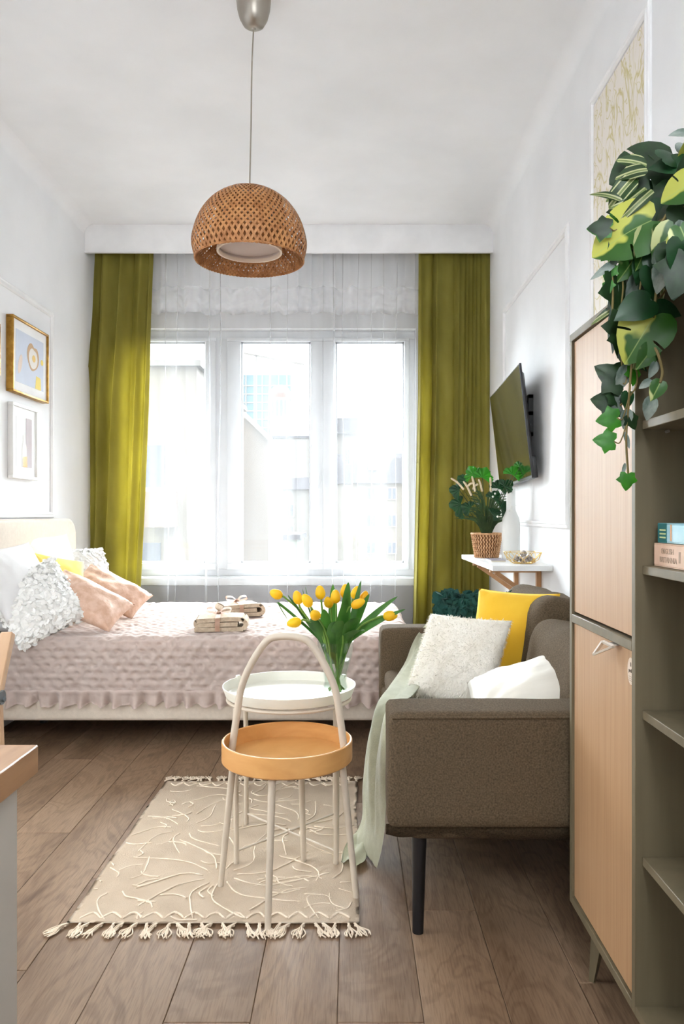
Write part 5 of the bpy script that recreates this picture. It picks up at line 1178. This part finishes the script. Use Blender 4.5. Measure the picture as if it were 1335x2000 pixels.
tbw = M('oak_worktop', rgb(158, 118, 82), 0.5, c2=rgb(140, 101, 66), nscale=14, stretch=(3, 0.4, 3), detail=5)
dt = thing('dining_table', (-1.15, 0.85, 0), 'oak-topped table with white panel legs at the left edge', 'table')
TX, TY1, TZ = -0.4885, 1.21, 0.750
MB().box(XL + 0.002, TX, 0.45, TY1, TZ - 0.044, TZ).build('table_top', tbw, dt, bevel=0.002, seg=1)
wpan = M('greige_panel', rgb(178, 171, 161), 0.6)
MB().box(TX - 0.045, TX - 0.014, 0.52, 1.165, 0, TZ - 0.0445).build('panel_leg', wpan, dt, bevel=0.001, seg=1)
MB().box(XL + 0.03, XL + 0.06, 0.52, 1.165, 0, TZ - 0.0445).build('panel_leg', wpan, dt, bevel=0.001, seg=1)
MB().box(XL + 0.06, TX - 0.045, 0.80, 0.825, 0.25, TZ - 0.0445).build('stretcher_panel', wpan, dt, bevel=0.001, seg=1)

# ------------------------------------------------------------------ trailing plant on the cabinet
tp = V(0.70, 1.42, KZ1)
trail = thing('trailing_plant', tp, 'large trailing plant with variegated and ivy leaves on top of the cabinet', 'plant')
MB().lathe([(0.05, 0.0005), (0.062, 0.01), (0.078, 0.11), (0.082, 0.125), (0.075, 0.125), (0.07, 0.10), (0.0, 0.10)], tp, 28).build('pot', M('grey_pot', rgb(120, 118, 112), 0.6), trail, smooth=True)
def vari(name, base, accent, axis_mix, thr, wid=0.03, nscale=6.0, stripes=0.0):
    m = bpy.data.materials.new(name); m.use_nodes = True; N, L = m.node_tree.nodes, m.node_tree.links; b = N['Principled BSDF']
    tc = N.new('ShaderNodeTexCoord'); sp_ = N.new('ShaderNodeSeparateXYZ'); L.new(tc.outputs['Object'], sp_.inputs[0])
    no = N.new('ShaderNodeTexNoise'); no.inputs['Scale'].default_value = nscale; no.inputs['Detail'].default_value = 2
    oi = N.new('ShaderNodeObjectInfo'); av = N.new('ShaderNodeVectorMath'); L.new(tc.outputs['Object'], av.inputs[0]); sv = N.new('ShaderNodeVectorMath'); sv.operation = 'SCALE'; sv.inputs[0].default_value = (9, 5, 7); L.new(oi.outputs['Random'], sv.inputs['Scale']); L.new(sv.outputs[0], av.inputs[1]); L.new(av.outputs[0], no.inputs['Vector'])
    src = sp_.outputs['X']
    if stripes:
        ab = N.new('ShaderNodeMath'); ab.operation = 'ABSOLUTE'; L.new(src, ab.inputs[0]); mu = N.new('ShaderNodeMath'); mu.operation = 'MULTIPLY'; mu.inputs[1].default_value = stripes; L.new(ab.outputs[0], mu.inputs[0]); sn = N.new('ShaderNodeMath'); sn.operation = 'SINE'; L.new(mu.outputs[0], sn.inputs[0]); src = sn.outputs[0]
    ad = N.new('ShaderNodeMath'); ad.operation = 'MULTIPLY_ADD'; L.new(no.outputs['Fac'], ad.inputs[0]); ad.inputs[1].default_value = axis_mix; L.new(src, ad.inputs[2])
    mr = N.new('ShaderNodeMapRange'); mr.inputs['From Min'].default_value = thr; mr.inputs['From Max'].default_value = thr + wid; L.new(ad.outputs[0], mr.inputs['Value'])
    x = N.new('ShaderNodeMix'); x.data_type = 'RGBA'; L.new(mr.outputs[0], x.inputs['Factor']); x.inputs['A'].default_value = base; x.inputs['B'].default_value = accent
    rb_ = N.new('ShaderNodeMath'); rb_.operation = 'ABSOLUTE'; L.new(sp_.outputs['X'], rb_.inputs[0])          # pale midrib
    rm = N.new('ShaderNodeMapRange'); rm.inputs['From Min'].default_value = 0.0006; rm.inputs['From Max'].default_value = 0.0014; rm.inputs['To Min'].default_value = 0.5; rm.inputs['To Max'].default_value = 0; L.new(rb_.outputs[0], rm.inputs['Value'])
    x0 = x; x = N.new('ShaderNodeMix'); x.data_type = 'RGBA'; L.new(rm.outputs[0], x.inputs['Factor']); L.new(x0.outputs['Result'], x.inputs['A']); x.inputs['B'].default_value = rgb(170, 190, 110)
    hs = N.new('ShaderNodeHueSaturation'); vr = N.new('ShaderNodeMapRange'); vr.inputs['To Min'].default_value = 0.72; vr.inputs['To Max'].default_value = 1.12; L.new(oi.outputs['Random'], vr.inputs['Value']); L.new(vr.outputs[0], hs.inputs['Value']); L.new(x.outputs['Result'], hs.inputs['Color'])
    L.new(hs.outputs[0], b.inputs['Base Color']); b.inputs['Roughness'].default_value = 0.4
    tr2 = N.new('ShaderNodeBsdfTranslucent'); mx = N.new('ShaderNodeMixShader'); mx.inputs[0].default_value = 0.22; L.new(x.outputs['Result'], tr2.inputs[0]); L.new(b.outputs[0], mx.inputs[1]); L.new(tr2.outputs[0], mx.inputs[2]); L.new(mx.outputs[0], N['Material Output'].inputs['Surface'])
    return m
m_mon = vari('variegated_leaf', rgb(44, 92, 18), rgb(190, 192, 84), 0.11, 0.051, 0.008, 16.0)
m_str = vari('striped_leaf', rgb(36, 66, 22), rgb(186, 190, 138), 0.5, 0.95, 0.12, 30.0, stripes=520.0)
m_pho = vari('pothos_leaf', rgb(50, 94, 32), rgb(198, 204, 142), 0.08, 0.052, 0.004, 20.0)
m_gry = M('silver_leaf', rgb(150, 160, 152), 0.45, c2=rgb(78, 98, 88), nscale=70, stretch=(1, 0.15, 1), tl=0.2)
m_ivy = M('ivy_leaf', rgb(58, 132, 26), 0.45, c2=rgb(42, 106, 18), nscale=40, tl=0.25)
m_ivd = M('dark_ivy_leaf', rgb(34, 62, 28), 0.45, c2=rgb(22, 44, 20), nscale=40, tl=0.2)
def outline_mesh(name, half, curl, fold, mat, cuts=2, wid=1.0):
    bm = bmesh.new()
    for s_ in (1, -1):
        vs_ = [bm.verts.new((s_ * x * wid, y, 0)) for x, y in half]; bm.faces.new(vs_ if s_ > 0 else vs_[::-1])
    bmesh.ops.remove_doubles(bm, verts=bm.verts, dist=1e-4); bmesh.ops.triangulate(bm, faces=bm.faces)
    bmesh.ops.subdivide_edges(bm, edges=bm.edges, cuts=cuts, use_grid_fill=True)
    for v in bm.verts: v.co.z = fold * abs(v.co.x) - curl * v.co.y ** 2 - 0.45 * v.co.x ** 2
    for f in bm.faces: f.smooth = True
    me = bpy.data.meshes.new(name); bm.to_mesh(me); bm.free(); me.materials.append(mat); return me
H_mon = [(0, 0.06), (0.10, -0.06), (0.26, -0.10), (0.42, -0.02), (0.52, 0.14), (0.55, 0.32), (0.53, 0.46), (0.50, 0.545), (0.30, 0.50), (0.24, 0.50), (0.23, 0.525), (0.30, 0.545), (0.485, 0.585), (0.43, 0.70), (0.33, 0.82), (0.20, 0.94), (0.08, 1.02), (0, 1.05), (0, 0.8), (0, 0.55), (0, 0.3)]
H_hrt = [(0, 0.05), (0.10, -0.05), (0.25, -0.04), (0.38, 0.10), (0.42, 0.28), (0.38, 0.50), (0.27, 0.72), (0.12, 0.90), (0, 1.04), (0, 0.75), (0, 0.5), (0, 0.25)]
H_ivy = [(0, 0.0), (0.18, -0.13), (0.42, -0.12), (0.46, 0.06), (0.46, 0.16), (0.66, 0.36), (0.48, 0.50), (0.36, 0.56), (0.27, 0.74), (0.12, 0.92), (0, 1.02), (0, 0.6), (0, 0.3)]
H_lan = [(0, 0), (0.06, 0.05), (0.12, 0.2), (0.15, 0.4), (0.13, 0.62), (0.08, 0.82), (0.03, 0.95), (0, 1.0), (0, 0.7), (0, 0.4), (0, 0.2)]
H_ova = [(0, 0), (0.14, 0.05), (0.27, 0.2), (0.32, 0.4), (0.28, 0.62), (0.17, 0.82), (0.07, 0.95), (0, 1.0), (0, 0.7), (0, 0.4), (0, 0.2)]
def scaled(half, s_): return [(x * s_, y * s_) for x, y in half]
LM = {}
def leaf_me(kind, size):
    key = (kind, round(size, 3))
    if key not in LM:
        half, mat, curl, fold = {'mon': (H_mon, m_mon, 0.35, 0.28), 'dkm': (H_mon, m_ivd, 0.25, 0.12), 'pho': (H_hrt, m_pho, 0.3, 0.25), 'ivy': (H_ivy, m_ivy, 0.2, 0.15), 'ivd': (H_ivy, m_ivd, 0.2, 0.15),
                                 'str': (H_lan, m_str, 0.5, 0.4), 'sto': (H_ova, m_str, 0.35, 0.3), 'gry': (H_ova, m_gry, 0.5, 0.35), 'grl': (H_lan, m_gry, 0.4, 0.3), 'grn': (H_hrt, leaf_dk, 0.25, 0.15)}[kind]
        me = outline_mesh('leaf_' + kind, half, curl, fold, mat)
        me.transform(Matrix.Scale(size, 4)); LM[key] = me
    return LM[key]
vine_m = M('vine_stem', rgb(112, 96, 52), 0.7)
# base pixel, depth, tip direction in degrees (0 = up, 90 = right), leaf length in pixels, kind, yaw, pitch
LV = [
 (1278, 428, 1.42, 250, 118, 'mon', 0.2, 0.3), (1280, 612, 1.40, 212, 100, 'mon', 0.15, 0.25), (1368, 350, 1.36, 255, 72, 'mon', 0.3, 0.3), (1272, 585, 1.40, 240, 80, 'grn', 0.1, 0.4), (1276, 600, 1.43, 110, 52, 'grn', 0.3, 0.2),
 (1312, 312, 1.50, 250, 120, 'dkm', 0.1, 0.4), (1290, 310, 1.44, 60, 70, 'grn', 0.2, 0.6), (1340, 318, 1.44, 285, 68, 'grn', 0.2, 0.5), (1262, 400, 1.50, 300, 66, 'grn', 0.3, 0.4), (1325, 300, 1.5, 20, 40, 'gry', 0.1, 0.2), (1345, 262, 1.45, 280, 34, 'gry', 0.2, 0.3),
 (1262, 325, 1.48, 290, 56, 'sto', 0.2, 0.2), (1264, 332, 1.46, 260, 60, 'sto', 0.1, 0.5), (1262, 318, 1.5, 330, 36, 'sto', 0.1, 0.2), (1282, 316, 1.5, 345, 34, 'sto', 0.3, 0.3), (1246, 350, 1.48, 250, 66, 'sto', 0.3, 0.3), (1240, 345, 1.46, 225, 70, 'sto', 0.2, 0.3),
 (1215, 394, 1.46, 302, 62, 'str', 0.1, 0.2), (1262, 368, 1.44, 232, 70, 'str', 0.2, 0.1), (1275, 372, 1.43, 228, 78, 'str', 0.2, 0.3), (1250, 392, 1.45, 262, 55, 'str', 0.2, 0.3), (1228, 380, 1.47, 200, 46, 'grn', 0.2, 0.4),
 (1190, 444, 1.44, 275, 36, 'ivd', 0.1, 0.1), (1190, 446, 1.44, 278, 37, 'ivy', 0.15, 0.1), (1206, 420, 1.46, 195, 30, 'ivy', 0.3, 0.2), (1198, 484, 1.45, 235, 28, 'ivy', 0.5, 0.2), (1193, 520, 1.45, 205, 26, 'ivy', 0.6, 0.2), (1186, 552, 1.45, 170, 20, 'ivy', 0.5, 0.3),
 (1205, 510, 1.45, 236, 58, 'grl', 0.2, 0.2), (1262, 444, 1.44, 245, 84, 'mon', 0.5, 0.2), (1270, 450, 1.43, 200, 78, 'pho', -0.3, 0.2), (1288, 440, 1.41, 165, 66, 'pho', 0.3, 0.2), (1318, 440, 1.38, 215, 72, 'pho', 0.3, 0.1), (1330, 430, 1.36, 190, 60, 'gry', 0.3, 0.2),
 (1235, 450, 1.46, 225, 74, 'grn', 0.3, 0.3), (1222, 470, 1.47, 190, 50, 'grn', 0.4, 0.2), (1240, 500, 1.46, 215, 60, 'pho', 0.3, 0.2), (1256, 505, 1.44, 195, 52, 'grn', 0.2, 0.2), (1298, 500, 1.40, 160, 68, 'grn', 0.2, 0.2), (1325, 480, 1.38, 195, 80, 'dkm', 0.1, 0.2), (1320, 400, 1.40, 150, 60, 'dkm', 0.2, 0.2), (1300, 400, 1.45, 240, 60, 'grn', 0.1, 0.3), (1340, 450, 1.36, 170, 76, 'mon', 0.4, 0.2),
 (1240, 535, 1.46, 190, 60, 'gry', 0.4, 0.2), (1256, 540, 1.45, 175, 58, 'gry', 0.3, 0.2), (1262, 560, 1.44, 200, 56, 'grl', 0.2, 0.1), (1205, 540, 1.46, 170, 74, 'ivd', 0.7, 0.1), (1200, 545, 1.46, 185, 66, 'grl', 0.3, 0.1), (1194, 600, 1.45, 178, 60, 'grl', 0.2, 0.1), (1192, 640, 1.45, 165, 48, 'grl', 0.2, 0.1),
 (1222, 620, 1.45, 190, 68, 'ivd', 0.4, 0.1), (1212, 640, 1.45, 170, 52, 'ivd', 0.5, 0.2), (1235, 660, 1.44, 200, 50, 'dkm', 0.4, 0.2), (1246, 672, 1.43, 185, 48, 'sto', 0.1, 0.1), (1238, 670, 1.44, 195, 56, 'gry', 0.2, 0.1), (1276, 676, 1.40, 215, 52, 'pho', 0.1, 0.1), (1280, 705, 1.40, 195, 32, 'gry', 0.1, 0.1),
 (1222, 712, 1.44, 192, 50, 'gry', 0.1, 0.1), (1216, 748, 1.45, 305, 54, 'ivd', 0.1, 0.1), (1236, 718, 1.44, 175, 30, 'ivy', 0.5, 0.1), (1226, 765, 1.44, 185, 34, 'grn', 0.2, 0.1), (1212, 790, 1.45, 286, 50, 'ivd', 0.2, 0.1), (1200, 790, 1.45, 20, 30, 'ivd', 0.3, 0.2), (1206, 816, 1.44, 262, 36, 'ivy', 0.05, 0.0), (1226, 798, 1.44, 190, 38, 'gry', 0.2, 0.1), (1228, 812, 1.44, 150, 26, 'ivd', 0.2, 0.1),
 (1198, 862, 1.44, 276, 34, 'ivy', 0.0, 0.05), (1218, 843, 1.44, 160, 34, 'grl', 0.2, 0.1), (1220, 904, 1.44, 190, 26, 'grl', 0.2, 0.1), (1225, 926, 1.43, 184, 28, 'ivy', 0.05, 0.05),
 (1300, 470, 1.40, 140, 70, 'dkm', 0.2, 0.3), (1322, 500, 1.37, 175, 70, 'dkm', 0.3, 0.1), (1290, 480, 1.42, 190, 76, 'grn', 0.2, 0.2), (1338, 520, 1.34, 200, 64, 'grn', 0.3, 0.2), (1310, 470, 1.42, 170, 88, 'ivd', 0.2, 0.2), (1268, 520, 1.42, 170, 66, 'grn', 0.2, 0.2), (1330, 360, 1.46, 200, 90, 'dkm', 0.2, 0.3), (1290, 360, 1.5, 200, 90, 'grn', 0.2, 0.3), (1260, 380, 1.52, 190, 90, 'ivd', 0.2, 0.3), (1250, 420, 1.52, 200, 80, 'grn', 0.2, 0.3), (1318, 430, 1.45, 180, 90, 'grn', 0.2, 0.3), (1345, 400, 1.42, 200, 90, 'dkm', 0.2, 0.3),
 (1302, 474, 1.30, 150, 74, 'dkm', 0.2, 0.2), (1330, 468, 1.28, 185, 84, 'grn', 0.3, 0.2), (1342, 500, 1.27, 200, 74, 'ivd', 0.2, 0.2), (1318, 512, 1.29, 170, 62, 'grn', 0.3, 0.1), (1296, 506, 1.31, 190, 60, 'gry', 0.2, 0.2), (1326, 440, 1.30, 160, 70, 'pho', 0.2, 0.2),
 (1272, 742, 1.40, 240, 26, 'gry', 0.2, 0.1), (1290, 744, 1.39, 205, 40, 'pho', 0.1, 0.1), (1272, 772, 1.40, 188, 46, 'gry', 0.2, 0.1),
]
r_ = random.Random(2)
for k, (px, py, d, deg, ln, kind, yaw, pitch) in enumerate(LV):
    a = math.radians(deg); c = P(px, py, d); size = ln * d / FOC * (1.15 if kind in ('ivy', 'ivd') else 1)
    upv = V(math.sin(a), 0, math.cos(a)); nrm = V(r_.choice((-1, 1)) * yaw, -1, pitch)
    m4 = frame(c, nrm, upv); inst('leaf', leaf_me(kind, size), trail, m4)
crown = tp + V(0, 0, 0.12)
def vine(pix, r=0.0022, start=crown):
    pts = [start] + [P(*q) for q in pix]; MB().tube(catmull(pts, 6), r, 6).build('vine', vine_m, trail, smooth=True)
vine([(1290, 430, 1.43), (1268, 480, 1.43), (1250, 560, 1.43), (1240, 640, 1.43), (1232, 720, 1.43), (1226, 800, 1.44), (1222, 860, 1.44), (1226, 926, 1.44)])
vine([(1300, 420, 1.40), (1282, 560, 1.40), (1274, 660, 1.40), (1284, 690, 1.39), (1293, 725, 1.39), (1288, 748, 1.39)], 0.0026)
vine([(1262, 400, 1.46), (1225, 430, 1.46), (1194, 450, 1.45), (1192, 500, 1.45), (1196, 560, 1.45), (1194, 640, 1.45)])
vine([(1256, 470, 1.45), (1214, 520, 1.46), (1216, 560, 1.46), (1210, 640, 1.45), (1216, 740, 1.45)], 0.0018)
vine([(1250, 640, 1.44), (1244, 740, 1.44), (1232, 770, 1.44), (1210, 792, 1.45)], 0.0018)
for a, b in (((1222, 830), (1198, 862)), ((1226, 780), (1204, 816)), ((1224, 735), (1216, 748)), ((1205, 448), (1190, 445))):
    MB().tube(catmull([P(a[0], a[1], 1.44), P((a[0] + b[0]) / 2, max(a[1], b[1]) + 2, 1.44), P(b[0], b[1], 1.44)], 5), 0.0012, 5).build('petiole', vine_m, trail, smooth=True)
pool = [(1235, 340, 1.50), (1262, 356, 1.52), (1290, 345, 1.50), (1318, 330, 1.48), (1330, 380, 1.44), (1245, 395, 1.50), (1280, 405, 1.47), (1225, 420, 1.48), (1310, 450, 1.42), (1216, 455, 1.47), (1246, 470, 1.46), (1232, 520, 1.46), (1285, 520, 1.42), (1256, 580, 1.45), (1228, 600, 1.45), (1248, 640, 1.44), (1230, 690, 1.44)]
for k in range(64):                                      # smaller leaves filling the crown and the upper trails
    q = pool[k % len(pool)]; kind = r_.choice(('grn', 'grn', 'ivd', 'gry', 'sto', 'str', 'pho', 'ivy', 'grl')); dd = r_.uniform(120, 250)
    if q[1] < 400: dd = r_.uniform(-110, 120) + (180 if r_.random() < 0.4 else 0)
    a = math.radians(dd); c = P(q[0] + r_.uniform(-16, 16), q[1] + r_.uniform(-16, 16), q[2] + r_.uniform(0.0, 0.05)); ln = r_.uniform(28, 54) * (1.25 if kind in ('str', 'grl') else 1)
    m4 = frame(c, V(r_.uniform(-0.8, 0.5), -1, r_.uniform(-0.1, 0.9)), V(math.sin(a), r_.uniform(-0.4, 0.2), math.cos(a))); inst('leaf', leaf_me(kind, round(ln / 6) * 6 * q[2] / FOC), trail, m4)
for k in range(14):                                      # inner leaf mass around the pot
    a = r_.uniform(0, 6.28); m4 = frame(crown + V(0.08 * math.cos(a), 0.08 * math.sin(a), r_.uniform(-0.02, 0.10)), V(math.cos(a), math.sin(a), 0.6), V(math.cos(a), math.sin(a), 0.3 + 0.1 * k % 1))
    inst('leaf', leaf_me(r_.choice(('dkm', 'grn', 'mon')), 0.10), trail, m4)
